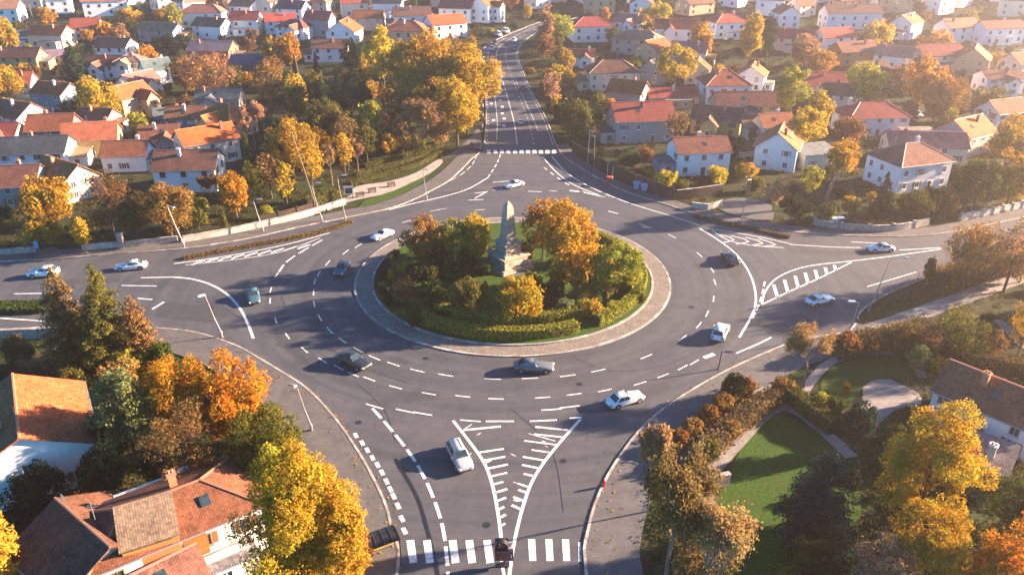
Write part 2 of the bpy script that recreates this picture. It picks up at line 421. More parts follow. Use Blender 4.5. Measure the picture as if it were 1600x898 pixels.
# SE garden
LAWN1 = flat('lawn', [(1208, 648), (1245, 658), (1290, 690), (1335, 740), (1345, 800), (1330, 900), (1300, 990), (1120, 990), (1112, 900), (1115, 800), (1140, 740), (1165, 690)], 'lawn', .06)
flat('lawn', [(1300, 575), (1340, 560), (1390, 558), (1425, 570), (1420, 592), (1380, 592), (1350, 605), (1330, 628), (1290, 620), (1282, 598)], 'lawn', .06)
flat('patio', [(1348, 606), (1362, 595), (1392, 593), (1405, 600), (1432, 612), (1440, 632), (1400, 640), (1372, 662), (1335, 668), (1322, 650), (1345, 632)], 'patio', .07)
mb = MB()
for pts, w in (([(1092, 760), (1125, 722), (1165, 678), (1192, 650), (1220, 636), (1252, 647), (1300, 686), (1330, 715)], 1.7),
               ([(1060, 722), (1110, 678), (1165, 632), (1215, 598)], 1.6),
               ([(1250, 622), (1272, 590), (1300, 565), (1345, 553), (1400, 552), (1430, 566), (1440, 590)], 1.3),
               ([(1330, 525), (1400, 503), (1470, 478), (1540, 453), (1600, 432), (1800, 370)], 3.2),
               ([(1105, 762), (1108, 830), (1112, 900)], 1.4), ([(1560, 530), (1520, 520), (1470, 520)], 1.2),
               ([(1560, 500), (1600, 540), (1650, 560)], 1.6)):
    ln_ = smooth_line(W(pts), 1); ribbon(mb, ln_, w, .09); PAVE.append(offset(ln_, w / 2) + offset(ln_, -w / 2)[::-1])
struct(build(mb, 'footpath', 'path_pale'))
flat('driveway', [(1112, 322), (1150, 310), (1200, 318), (1205, 345), (1150, 338)], 'pavement', .15)
flat('path', [(60, 392), (85, 386), (95, 399), (66, 403)], 'pavement', .135)
# ------------------------------------------------------------------ road markings
mk = MB(); wk = MB(); Z = .032
def line_px(pts, w=.25, z=Z, raw=None):
    ribbon(mk, smooth_line(W(pts) if raw is None else raw, .8), w, z)
def dash_px(pts, L_=2.0, gap=2.5, w=.22, z=Z, drape=False):
    ln_ = resample(smooth_line(W(pts), .5), .25); a = int(L_ / .25); g = int(gap / .25); i = 0
    while i + a < len(ln_):
        ribbon(mk, ln_[i:i + a + 1:2 if a > 3 else 1], w, z, drape); i += a + g
def arc_dash(px, L_=2.0, w=.24):
    p = G(*px) - C; r = math.hypot(p.x, p.y); a = math.atan2(p.y, p.x); da = L_ / r / 2
    ribbon(mk, [Vector((C.x + r * math.cos(a + da * k / 2), C.y + r * math.sin(a + da * k / 2), 0)) for k in range(-2, 3)], w, Z)
inner = [(492, 440), (490, 457), (491, 475), (500, 497), (515, 516), (535, 532), (560, 547), (585, 559), (615, 569), (652, 579), (696, 586), (770, 592), (828, 591), (887, 587), (935, 579), (1010, 557), (1067, 528), (1092, 508), (1105, 490), (1115, 467), (1117, 441), (1113, 422), (1093, 398), (1050, 369), (1005, 352), (560, 384), (540, 394), (512, 411), (498, 428), (610, 363), (636, 346), (680, 329), (750, 328), (690, 327)]
outer = [(432, 430), (423, 453), (422, 470), (431, 501), (449, 525), (476, 547), (504, 563), (529, 574), (552, 585), (577, 592), (618, 605), (670, 615), (723, 619), (775, 623), (848, 621), (897, 616), (945, 610), (1000, 599), (1036, 587), (1067, 574), (1085, 566)]
for p in inner: arc_dash(p, 2.2, .2)
for p in outer: arc_dash(p, 2.0, .2)
for x in (585, 633, 660, 735, 862, 890): arc_dash((x, 634 + 24 * (1 - abs(x - 740) / 160)), 2.6)
line_px([(270, 433), (300, 436), (330, 445), (355, 460), (375, 482), (388, 508), (396, 529)], .4)
line_px([(220, 434), (270, 433)], .3); line_px([(22, 459), (88, 458)], .25); line_px([(190, 446), (245, 447)], .25)
line_px([(0, 497), (88, 503)], .3); line_px([(0, 515), (60, 511)], .2); line_px([(215, 466), (238, 468)], .3); line_px([(238, 483), (256, 472)], .4)
line_px([(0, 526), (60, 522), (90, 515)], .25)
dash_px([(436, 425), (447, 410), (470, 394), (500, 377), (520, 366)], 3.2, 1.2, .35)
line_px([(1093, 357), (1122, 375), (1150, 397), (1170, 425), (1180, 455), (1178, 485), (1155, 527)], .35)
dash_px([(1195, 440), (1188, 470), (1172, 505)], 2, 1, .3)
line_px([(608, 328), (650, 317), (690, 308), (730, 296), (762, 278)], .35)
dash_px([(762, 278), (775, 258), (783, 240)], 2.5, 1.5, .3)
dash_px([(702, 283), (722, 272), (738, 257), (745, 243)], 3, 1.5, .22)
line_px([(848, 245), (866, 266), (893, 287), (930, 303), (945, 308)], .3); line_px([(862, 245), (888, 272), (930, 296), (985, 318), (1050, 338), (1092, 352)], .3)
dash_px([(850, 262), (880, 284), (905, 297)], 2, 2, .3); line_px([(905, 299), (945, 308)], .55); line_px([(890, 298), (912, 300)], .8)
for a, b in (((742, 310), (762, 299)), ((770, 285), (795, 283)), ((825, 299), (846, 300)), ((858, 298), (870, 299)), ((742, 302), (760, 300)), ((732, 313), (755, 312)), ((770, 297), (786, 296)), ((950, 330), (966, 334)), ((1003, 355), (1018, 356))):
    line_px([a, b], .3)
# north road lanes
def nline(u0, u1, k0, k1, w, dash=None):
    ln_ = [NL[i].lerp(NR[i], u0 + (u1 - u0) * (i - k0) / max(1, k1 - k0)) for i in range(k0, k1)]
    ln_ = resample([Vector((p.x, p.y, 0)) for p in ln_], .5)
    def zr(sub):
        a = offset(sub, w / 2); b = offset(sub, -w / 2); n = len(sub)
        zz = [(h(0, p.y) + .07 if p.y > 213 else .032) for p in sub]
        mk.add([(p.x, p.y, zz[i]) for i, p in enumerate(a)] + [(p.x, p.y, zz[i]) for i, p in enumerate(b)], [(i + n, i + n + 1, i + 1, i) for i in range(n - 1)])
    if dash is None: zr(ln_)
    else:
        i = 0; a = int(dash[0] / .5); g = int(dash[1] / .5)
        while i + a < len(ln_): zr(ln_[i:i + a + 1]); i += a + g
nline(.46, .40, 0, 88, .24); nline(.17, .22, 2, 70, .16); nline(.70, .66, 0, 86, .2, (2.4, 2.6)); nline(.96, .95, 0, 80, .15); nline(.80, .74, 6, 40, .15); nline(.03, .03, 0, 80, .2, (1, 3))
for i, (u, k) in enumerate(((.28, 9), (.3, 13), (.28, 16), (.3, 20), (.28, 24), (.3, 30), (.3, 42), (.3, 52), (.12, 12), (.1, 22), (.1, 34))):
    p = NL[k].lerp(NR[k], u); z = h(0, p.y) + .07 if p.y > 213 else .032
    mk.add([(p.x - .4, p.y - 1.0, z), (p.x + .4, p.y - 1.0, z), (p.x + .5, p.y + 1.0, z), (p.x - .5, p.y + 1.2, z)], [(0, 1, 2, 3)])
# south road
line_px([(708, 657), (726, 680), (747, 708), (760, 730), (770, 760), (777, 795), (782, 830), (787, 872)], .36)
line_px([(907, 655), (880, 685), (850, 722), (830, 755), (816, 795), (806, 835), (799, 872), (794, 920)], .36)
line_px([(783, 874), (789, 905)], .3); line_px([(690, 658), (744, 659)], .3, raw=None) if False else None
line_px([(759, 658), (803, 658)], .3); line_px([(828, 658), (870, 656)], .3); line_px([(890, 653), (909, 652)], .3)
dash_px([(582, 638), (612, 672), (643, 712), (664, 748), (680, 785), (692, 825), (698, 870), (702, 930)], 2.6, .9, .36)
for (x, y) in ((556, 680), (566, 692), (574, 703), (582, 715), (590, 726), (597, 738), (604, 752), (610, 764), (615, 775), (622, 790), (628, 810), (632, 829)):
    p = G(x, y); q = G(x + 6, y + 12); d = (q - p).normalized(); ribbon(mk, [p - d * .5, p + d * .5], .45, Z)
for (x, y, x2, y2, w) in ((724, 671, 737, 663, .4), (737, 690, 768, 672, .4), (744, 706, 764, 695, .4), (754, 725, 768, 719, .6), (762, 742, 767, 741, .5), (775, 769, 786, 765, .9), (777, 790, 795, 795, .6),
                          (893, 663, 885, 661, .5), (881, 675, 871, 671, .7), (868, 689, 826, 677, .5), (855, 706, 842, 700, .8), (843, 725, 828, 719, 1.0), (834, 742, 822, 741, 1.1), (824, 760, 803, 753, .9), (815, 781, 803, 781, .9),
                          (797, 702, 812, 704, .4), (775, 711, 790, 709, .7), (794, 722, 812, 725, .6), (786, 743, 802, 741, .5), (794, 753, 802, 752, 1.0), (828, 698, 836, 700, .7), (818, 693, 822, 694, .5), (843, 667, 855, 668, .6)):
    if (x * 7 + y) % 3: continue
    a_, b_ = G(x, y), G(x2, y2); d_ = (b_ - a_).normalized(); n_ = Vector((-d_.y, d_.x, 0)); k1, k2, k3 = rnd.uniform(.2, .45), rnd.uniform(.3, .5), rnd.uniform(.1, .35); w *= .5
    wk.add([(q.x, q.y, Z) for q in (a_ - n_ * w * k1, a_.lerp(b_, .45) - n_ * w * k2, b_ - n_ * w * k3, b_ + n_ * w * k3 + d_ * .1, a_.lerp(b_, .55) + n_ * w * k2, a_ + n_ * w * k1)], [tuple(range(6))])
for i in range(13):
    fy = 672 + 150 * (i / 12) ** 1.05; lx = float(np.interp(fy, [657, 730, 795, 872], [712, 760, 777, 787])); rx_ = float(np.interp(fy, [655, 722, 795, 872], [904, 850, 816, 799]))
    l_ = (rx_ - lx) * .42
    for x0, x1, dy in ((lx + 2, lx + l_, -7), (rx_ - 2, rx_ - l_, -7)):
        if rnd.random() < .2: continue
        k_ = rnd.uniform(.6, 1.0); a_, b_ = G(x0, fy), G(x0 + (x1 - x0) * k_, fy + dy * k_); d_ = (b_ - a_).normalized(); n_ = Vector((-d_.y, d_.x, 0)); w = rnd.uniform(.26, .36)
        wk.add([(q.x, q.y, Z + .004) for q in (a_ - n_ * w / 2, b_ - n_ * w / 2, b_ + n_ * w / 2, a_ + n_ * w / 2)], [(0, 1, 2, 3)])
tri = [G(712, 660), G(902, 657), G(815, 790), G(790, 840)]
for i in range(5):
    fy = 666 + 165 * (i / 13) ** 1.1; lx = float(np.interp(fy, [657, 730, 795, 872], [712, 760, 777, 787])); rx_ = float(np.interp(fy, [655, 722, 795, 872], [904, 850, 816, 799]))
    u_ = rnd.random(); cx_ = lx + (rx_ - lx) * (.08 + .84 * u_); L_ = rnd.uniform(.5, 1.5); w = rnd.uniform(.12, .24); a_ = R(rnd.uniform(20, 45) if u_ < .4 else rnd.uniform(-40, -5) + 180)
    c_ = G(cx_, fy + rnd.uniform(-3, 3)); d_ = Vector((math.cos(a_), math.sin(a_), 0)); n_ = Vector((-d_.y, d_.x, 0))
    wk.add([(q.x, q.y, Z + .002) for q in (c_ - d_ * L_ * .5, c_ - n_ * w * .5, c_ + d_ * L_ * .5, c_ + n_ * w * .35)], [(0, 1, 2, 3)])
# NW gore, NE gore, E gore
line_px([(272, 412), (330, 404), (400, 392), (460, 379), (515, 364)], .3); line_px([(290, 414), (380, 404), (445, 392), (500, 372)], .2)
for k in range(9):
    u = k / 8; x = 300 + 165 * u; y = 411 - 24 * u
    ribbon(mk, [G(x, y + 3 - u), G(x + 8, y - 1), G(x + 20, y - 4 - 1 * u)], .55, Z)
line_px([(1103, 357), (1150, 364), (1200, 373), (1238, 382)], .25); line_px([(1112, 360), (1140, 376), (1180, 384), (1225, 387)], .25); line_px([(1235, 382), (1300, 386), (1345, 387)], .25)
for x in (1135, 1158, 1180, 1200): line_px([(x - 16, 363 + (x - 1103) * .1), (x + 4, 366 + (x - 1103) * .13), (x + 12, 371 + (x - 1103) * .12), (x - 8, 378 + (x - 1112) * .08)], .3)
line_px([(1190, 476), (1196, 455), (1212, 436), (1240, 422), (1275, 414), (1330, 408), (1395, 400), (1472, 389)], .3); line_px([(1190, 476), (1228, 458), (1275, 437), (1310, 420), (1330, 410)], .3)
for u in (.12, .25, .38, .5, .62, .74, .85):
    a = G(1196 + 130 * u - 3, 458 - 48 * (u ** .6)); b = G(1200 + 125 * u, 472 - 58 * u); ribbon(mk, [a, (a + b) / 2, b], .55, Z)
line_px([(1405, 391), (1470, 387)], .3); line_px([(1330, 378), (1372, 380)], .25); line_px([(1432, 425), (1395, 436), (1355, 448)], .25)
line_px([(1150, 552), (1185, 537), (1205, 527)], .3); line_px([(1100, 559), (1116, 553)], .7)
struct(build(mk, 'road_markings', 'paint')); struct(build(wk, 'worn_markings', 'paint_worn'))
cw = MB()
for i, x in enumerate((643, 669, 709, 735, 763, 831, 858, 884, 906)):
    a = [G(x - 8, 844), G(x + 4, 843), G(x + 9, 878), G(x - 3, 880)] if x < 780 else [G(x - 6, 842), G(x + 5, 842), G(x + 7, 876), G(x - 4, 876)]
    if x == 906: a = [G(903, 847), G(908, 847), G(909, 877), G(904, 877)]
    cw.add([(p.x, p.y, .036) for p in a], [(3, 2, 1, 0)])
for i in range(11):
    u = (i + .5) / 11; x0 = 759 + 112 * u
    a = [G(x0 - 3, 240), G(x0 + 3, 240), G(x0 + 2.5, 234.5), G(x0 - 3.5, 234.5)]
    cw.add([(p.x, p.y, .036) for p in a], [(0, 1, 2, 3)])
struct(build(cw, 'crosswalk', 'paint'))
# tar seam repair on the south road and dark joints
sm = MB(); ribbon(sm, smooth_line(W([(617, 716), (630, 738), (652, 778), (668, 830), (680, 880), (690, 930)]), 1), .45, .027)
struct(build(sm, 'tar_seam', 'plastic_black'))
rp = random.Random(9)
for i, (x, y, a, l_, w_) in enumerate(((1232, 508, .3, 9, 6), (300, 488, -.2, 12, 5), (640, 620, .1, 8, 2.2), (1010, 610, .4, 7, 2.4), (470, 520, 1.0, 9, 2.0), (1150, 420, 1.2, 8, 2.2), (720, 300, .4, 8, 2.5), (815, 215, 1.5, 14, 2.0), (120, 440, .05, 14, 2.0), (1300, 395, -.05, 12, 2.2))):
    B_ = G(x, y); poly = []
    for k in range(14):
        t_ = 2 * math.pi * k / 14; u_, v_ = math.copysign(abs(math.cos(t_)) ** .35, math.cos(t_)) * l_ / 2, math.copysign(abs(math.sin(t_)) ** .35, math.sin(t_)) * w_ / 2
        u_ += rp.uniform(-.2, .2); v_ += rp.uniform(-.15, .15); poly.append((B_.x + u_ * math.cos(a) - v_ * math.sin(a), B_.y + u_ * math.sin(a) + v_ * math.cos(a)))
    struct(sheet('asphalt_patch', poly, .0245, 'asphalt_patch'))
for i, (x, y) in enumerate(((665, 560), (905, 600), (560, 660), (1080, 480), (450, 450), (760, 820), (880, 720), (1230, 490), (330, 480), (780, 260), (640, 350), (1010, 340))):
    B_ = G(x, y); b_ = MB(); b_.lathe([(.42, .02), (.42, .03), (.36, .031), (.35, .028), (.02, .03)], 20, (B_.x, B_.y, 0)); struct(build(b_, 'manhole_cover', 'metal_dark'))
for pts in ([(560, 600), (600, 640), (618, 690)], [(900, 560), (960, 580), (1040, 570), (1100, 545)], [(420, 420), (460, 500), (540, 560), (640, 600)], [(1180, 500), (1240, 490), (1310, 470)], [(800, 640), (860, 700), (880, 800)], [(250, 480), (320, 470), (380, 500)], [(780, 245), (800, 275), (860, 310), (960, 340)]):
    b_ = MB(); ribbon(b_, smooth_line(W(pts), 1), .09, .0265); struct(build(b_, 'tar_seam', 'plastic_black'))
# ------------------------------------------------------------------ the island
def ring(name, r0, r1, z, mat, n=128, skirt=.0):
    mb = MB(); vs = []
    for k in range(n):
        a = 2 * math.pi * k / n
        for r, zz in ((r0, z), (r1, z), (r1, z - skirt)): vs.append((C.x + r * math.cos(a), C.y + r * math.sin(a), zz))
    fs = []
    for k in range(n):
        q = (k + 1) % n
        fs += [(3 * k, 3 * k + 1, 3 * q + 1, 3 * q), (3 * k + 1, 3 * k + 2, 3 * q + 2, 3 * q + 1)]
    mb.add(vs, fs); return struct(build(mb, name, mat))
ring('kerb', 26.45, 26.8, .16, 'kerbstone', skirt=.2)
ring('apron', 23.85, 26.46, .14, 'cobbles')
ring('kerb', 23.55, 23.9, .30, 'kerbstone', skirt=.2)
mb = MB(); n = 96; mb.add([(C.x + 23.56 * math.cos(2 * math.pi * k / n), C.y + 23.56 * math.sin(2 * math.pi * k / n), .26) for k in range(n)], [tuple(range(n))])
struct(build(mb, 'island_lawn', 'lawn'))
# ------------------------------------------------------------------ foliage meshes
nr = np.random.RandomState(3)
def quads(P, Nn, size, asp=1.5):
    n = len(P); a = nr.normal(size=(n, 3)); u = np.cross(Nn, a); u /= np.linalg.norm(u, axis=1)[:, None] + 1e-9
    w = np.cross(Nn, u); w /= np.linalg.norm(w, axis=1)[:, None] + 1e-9
    s = np.asarray(size)[:, None] * .5
    U = u * s * math.sqrt(asp); V = w * s / math.sqrt(asp); bend = Nn * s * .25
    v = np.stack([P - U, P - V * .9 + bend, P + U, P + V * 1.1 + bend], 1).reshape(-1, 3)
    return v
def qmesh(name, v):
    n = len(v) // 4; me = bpy.data.meshes.new(name)
    me.vertices.add(4 * n); me.vertices.foreach_set('co', v.astype(np.float32).ravel())
    me.loops.add(4 * n); me.loops.foreach_set('vertex_index', np.arange(4 * n, dtype=np.int32))
    me.polygons.add(n); me.polygons.foreach_set('loop_start', np.arange(0, 4 * n, 4, dtype=np.int32))
    me.update(calc_edges=True); return me
def unit(n):
    d = nr.normal(size=(n, 3)); return d / np.linalg.norm(d, axis=1)[:, None]
def crown_round(e, ls, seed, dens=1.0):
    nr.seed(seed + int(e * 100) + int(ls * 1000))
    nl = int(40 * max(1, e)); P = []; Nn = []; S = []
    tot = int(min(85000, dens * 3.6 * 12.6 * (0.6 + .5 * e) / (ls * ls)))
    lob = []
    sq = nr.uniform(.8, 1.15, 2)
    for i in range(nl):
        d = unit(1)[0]; d[2] = d[2] * .9 + .12
        rr = nr.uniform(.52, .86) if i > 7 else nr.uniform(.1, .45)
        taper = 1.0
        if e > 1.4: taper = 1 - .45 * max(0, d[2]) - .15 * max(0, -d[2])
        c = d * rr * np.array([taper * sq[0], taper * sq[1], e]); lob.append((c, nr.uniform(.15, .34)))
    wts = np.array([r ** 1.8 for _, r in lob]); wts /= wts.sum()
    for (c, r), wt in zip(lob, wts):
        n = int(tot * wt); d = unit(n)
        cd = c / (np.linalg.norm(c) + 1e-6)
        keep = (d @ cd > -.45) | (nr.rand(n) < .3); d = d[keep]; n = len(d)
        sc_ = unit(18) + cd * .3; sc_ /= np.linalg.norm(sc_, axis=1)[:, None]; amp = nr.uniform(.15, .75, 18)
        dt = d @ sc_.T; k = np.argmax(dt, 1); prox = np.max(dt, 1)
        rad = r * (.62 + amp[k] * np.clip(prox, 0, 1) ** 7 + nr.normal(0, .09, n))
        pull = (nr.rand(n) < .6)[:, None] * .35
        dd = d * (1 - pull) + sc_[k] * pull; dd /= np.linalg.norm(dd, axis=1)[:, None]
        p = c + dd * rad[:, None]
        P.append(p); nn_ = d * .8 + unit(n) * .85 + np.array([0, 0, .25]); Nn.append(nn_ / np.linalg.norm(nn_, axis=1)[:, None]); S.append(ls * nr.uniform(.6, 1.35, n))
    P = np.concatenate(P); Nn = np.concatenate(Nn); S = np.concatenate(S)
    P[:, 2] = np.clip(P[:, 2] / e, -1.05, 1.12) * e
    return qmesh('crown', quads(P, Nn, S))
def crown_cone(e, ls, seed, cedar=False):
    nr.seed(seed + 900); P = []; Nn = []
    lv = int(15 * e) + 6
    for i in range(lv):
        u = i / (lv - 1); z = -1 + 2 * u; R_ = (1 - u) ** (.75 if not cedar else .62) * (1.0 if u > .12 else .75) + .03
        nb = max(4, int((11 if not cedar else 9) * R_ + 3))
        for b in range(nb):
            a = nr.uniform(0, 6.283); rl = R_ * nr.uniform(.65, 1.15); n = max(4, int(rl * (.5 if not cedar else .75) / (ls * ls) * .42))
            tt = nr.rand(n) ** .7; wv_ = .22 * rl * (1 - tt * .5)
            x = tt * rl; y = nr.normal(0, 1, n) * wv_ * .6; zz = -tt ** 1.5 * rl * (.45 if not cedar else .15) + nr.normal(0, .035 if not cedar else .06, n)
            P.append(np.stack([x * math.cos(a) - y * math.sin(a), x * math.sin(a) + y * math.cos(a), (z + zz / e * 1.0)], 1))
            q = unit(n) * .8 + np.array([math.cos(a) * .4, math.sin(a) * .4, .7]); Nn.append(q / np.linalg.norm(q, axis=1)[:, None])
    P = np.concatenate(P); Nn = np.concatenate(Nn); P[:, 2] *= e
    if len(P) > 34000:
        k = nr.choice(len(P), 34000, replace=False); P = P[k]; Nn = Nn[k]
    return qmesh('crown', quads(P, Nn, ls * nr.uniform(.7, 1.4, len(P)), 2.2))
BRC = {}
def branches(seed, depth=6):
    """unit bare skeleton: z 0..1, radius about 1 across; returns (limbs MB, twigs MB, tips)"""
    r_ = random.Random(seed); limb = MB(); twig = MB(); tips = []
    def grow(p, d, l_, rad, dep):
        q = p + d * l_; mid = p.lerp(q, .5) + Vector((r_.uniform(-1, 1), r_.uniform(-1, 1), r_.uniform(-.3, .5))) * l_ * .07
        (limb if dep >= depth - 2 else twig).tube([p, mid, q], [rad, rad * .85, rad * .68], 5 if dep >= depth - 2 else 3, cap=False)
        if dep <= 1: tips.append(q); tips.append(mid)
        if dep == 0: return
        for i in range(3 if dep > 2 else r_.choice((2, 3))):
            nd = (d + Vector((r_.uniform(-1, 1), r_.uniform(-1, 1), r_.uniform(-.35, .6))) * .72).normalized()
            grow(q if i else p.lerp(q, r_.uniform(.6, .95)), nd, l_ * r_.uniform(.62, .85), rad * .6, dep - 1)
    grow(Vector((0, 0, 0)), Vector((0, 0, 1)), .24, .024, depth)
    mx = max(max(abs(t_.x), abs(t_.y)) for t_ in tips); mz = max(t_.z for t_ in tips)
    for b in (limb, twig): b.v = [(x / mx if True else x, y / mx, z / mz) for x, y, z in b.v]
    tp = np.array([[t_.x / mx, t_.y / mx, t_.z / mz] for t_ in tips])
    return limb, twig, tp
CACHE = {}
def get_crown(kind, w2, ch2, leaf_m, seed):
    e = ch2 / w2
    es = min((.75, 1.0, 1.35, 1.9, 2.8), key=lambda q: abs(math.log(q / e)))
    lss = min((.022, .03, .042, .06, .085, .12, .17), key=lambda q: abs(math.log(q * w2 / leaf_m)))
    seed %= (3 if lss < .05 else 2)
    key = (kind, es, lss, seed)
    if key not in CACHE:
        if kind == 'round': me = crown_round(es, lss, seed * 17 + 1)
        elif kind == 'thin': me = crown_round(es, lss, seed * 17 + 5, .4)
        elif kind == 'cone': me = crown_cone(es, lss, seed)
        elif kind == 'cedar': me = crown_cone(es, lss, seed, True)
        me.materials.append(M['needle' if kind in ('cone', 'cedar') else 'leaf']); CACHE[key] = me
    return CACHE[key], es
def get_trunk(seed):
    key = ('trunk', seed % 3)
    if key not in CACHE:
        r_ = random.Random(seed % 3 + 50); b = MB()
        b.tube([(0, 0, -.02), (0, 0, .05), (.01, .01, .3), (0.02, 0, .55), (.0, .02, .78)], [.085, .06, .05, .032, .008], 7)
        for i in range(7):
            a = i * 2.4 + r_.random(); z = .28 + .05 * i; l_ = r_.uniform(.3, .5)
            b.tube([(0.01, 0, z), (math.cos(a) * l_ * .5, math.sin(a) * l_ * .5, z + .07), (math.cos(a) * l_, math.sin(a) * l_, z + .14)], [.026, .017, .006], 4)
        me = b.mesh('trunk'); me.materials.append(M['trunk']); CACHE[key] = me
    return CACHE[key]
def get_bare(seed, leaf_u, dens, es):
    s = seed % 4; key = ('bare', s, leaf_u, dens, es)
    if ('limb', s) not in CACHE:
        limb, twig, tp = branches(s + 11)
        me = limb.mesh('trunk'); me.materials.append(M['bark_pale']); CACHE[('limb', s)] = (me, twig, tp)
    me, twig, tp = CACHE[('limb', s)]
    if key not in CACHE:
        nr.seed(s); n = int(len(tp) * dens); idx = nr.randint(0, len(tp), n)
        P = tp[idx] * np.array([1, 1, es]) + nr.normal(0, .075, (n, 3)); Nn = unit(n)
        lv = quads(P, Nn, leaf_u * nr.uniform(.6, 1.4, n))
        nb = len(twig.v); verts = [(x, y, z * es) for x, y, z in twig.v] + [tuple(x) for x in lv]
        faces = twig.f + [(nb + 4 * i, nb + 4 * i + 1, nb + 4 * i + 2, nb + 4 * i + 3) for i in range(n)]
        m2 = bpy.data.meshes.new('crown'); m2.from_pydata(verts, [], faces); m2.update()
        m2.polygons.foreach_set('material_index', [1] * len(twig.f) + [0] * n)
        m2.materials.append(M['leaf']); m2.materials.append(M['bark_pale']); CACHE[key] = m2
    return me, CACHE[key]
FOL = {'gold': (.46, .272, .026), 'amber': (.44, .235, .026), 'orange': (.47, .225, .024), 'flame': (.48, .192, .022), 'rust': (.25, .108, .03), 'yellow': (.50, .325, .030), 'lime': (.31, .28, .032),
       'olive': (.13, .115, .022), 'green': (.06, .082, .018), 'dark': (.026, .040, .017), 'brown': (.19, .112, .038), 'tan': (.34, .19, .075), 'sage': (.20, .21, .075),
       'pink': (.40, .20, .115), 'bluegreen': (.028, .045, .036), 'copper': (.30, .155, .04)}
FNAME = {'gold': 'golden', 'amber': 'amber', 'orange': 'bright orange', 'flame': 'flame orange', 'rust': 'rust red', 'yellow': 'bright yellow', 'lime': 'yellow green', 'olive': 'olive', 'green': 'green', 'dark': 'dark green',
         'brown': 'brown', 'tan': 'tan', 'sage': 'pale green', 'pink': 'pinkish', 'bluegreen': 'blackish green', 'copper': 'copper'}
FPRINT = []   # footprints (x, y, r)
TREES = []
SEED = [0]
def topz(B, topy):
    yv = -(topy - CY) / F
    return HC + (-sp + yv * cp) / (cp + yv * sp) * B.y
def plant(B, H, w, kind, colr, name=None, label=None, group=None, auto=False):
    SEED[0] += 1; sd = SEED[0]
    shrub = H < 4.2 and kind not in ('cone',)
    nm = name or ('shrub' if shrub else {'cone': 'conifer_tree', 'cedar': 'cedar_tree', 'bare': 'bare_tree'}.get(kind, 'broadleaf_tree'))
    size = ('low' if H < 2 else '') if shrub else ('huge' if H > 20 else 'tall' if H > 13 else 'small' if H < 7 else '')
    shp = {'cone': 'conifer', 'cedar': 'cedar', 'bare': 'bare branched tree', 'thin': 'sparse tree'}.get(kind, 'tree')
    if kind in ('round', 'thin') and H / w > 1.9 and not shrub: shp = 'slender ' + shp
    elif kind == 'round' and w / H > 1.15 and not shrub: shp = 'spreading ' + shp
    if shrub: shp = 'shrub'
    ref = f"{size} {FNAME[colr]} {shp}".strip()
    kj = rnd.uniform(.9, 1.12); jit = [max(.005, c_ * kj * rnd.uniform(.95, 1.05)) for c_ in FOL[colr]]
    root = thing(nm, label, 'shrub' if shrub else 'tree', (B.x, B.y, B.z), rnd.uniform(0, 6.28), group or ('shrubs in the gardens and verges' if shrub else 'trees around the roundabout and town'), ref)
    pm = pxm((B.x, B.y, B.z + H / 2)) * .64
    leaf_m = max(.155, 1.7 / pm)
    if kind == 'bare':
        lu = round(max(.17, 1.5 / pm) / (w / 2), 3); lu = min((.03, .045, .07, .11), key=lambda q: abs(q - lu))
        es = min((1.2, 1.7, 2.3, 3.2), key=lambda q: abs(q - 2 * H / w)); tm, cm = get_bare(sd, lu, (5.0 if colr == 'brown' else 4.0 if colr in ('tan', 'pink') else 5.5) * (1.6 if lu < .05 else 1), es)
        a = link('trunk', tm, None, root); a.scale = (w / 2, w / 2, H)
        b = link('crown', cm, None, root, jit); b.scale = (w / 2, w / 2, H / es)
    else:
        clear = 0.02 * H if shrub else (.05 * H if kind in ('cone', 'cedar') else min(.15 * H, max(.04 * H, H - w * 1.4)))
        ch2 = (H - clear) / 2 
        me, es = get_crown(kind, w / 2, ch2, leaf_m, sd)
        if not shrub or True:
            a = link('trunk' if not shrub else 'stem', get_trunk(sd), None, root); k = min(w / 2, H * .3); a.scale = (k, k, H)
        b = link('crown', me, None, root, jit, (0, 0, clear + ch2)); b.scale = (w / 2, w / 2, ch2 / es)
    FPRINT.append((B.x, B.y, w * .42)); TREES.append((B.x, B.y, w)); return root
def tree(bx, by, topy, wpx, kind, colr, label=None, name=None, group=None):
    B = G(bx, by); H = topz(B, topy) - B.z
    w = wpx / pxm((B.x, B.y, B.z + H * .55))
    return plant(B, H, w, kind, colr, name, label, group)
simple('stone_pale', (.50, .42, .34), .9, 1.2, .35, .2, bump=.3, use_obj=False)
simple('sign_red', (.55, .02, .02), .4, 3, .2)
simple('sign_maroon', (.15, .025, .03), .4, 3, .2)
simple('sign_pale', (.16, .07, .075), .4, 3, .2)
simple('sign_yellow', (.60, .36, .03), .5, 3, .2)
simple('sign_blue', (.10, .30, .50), .5, 3, .2)
HAZE, EXPO, SKYS = .00042, 3.0, .06
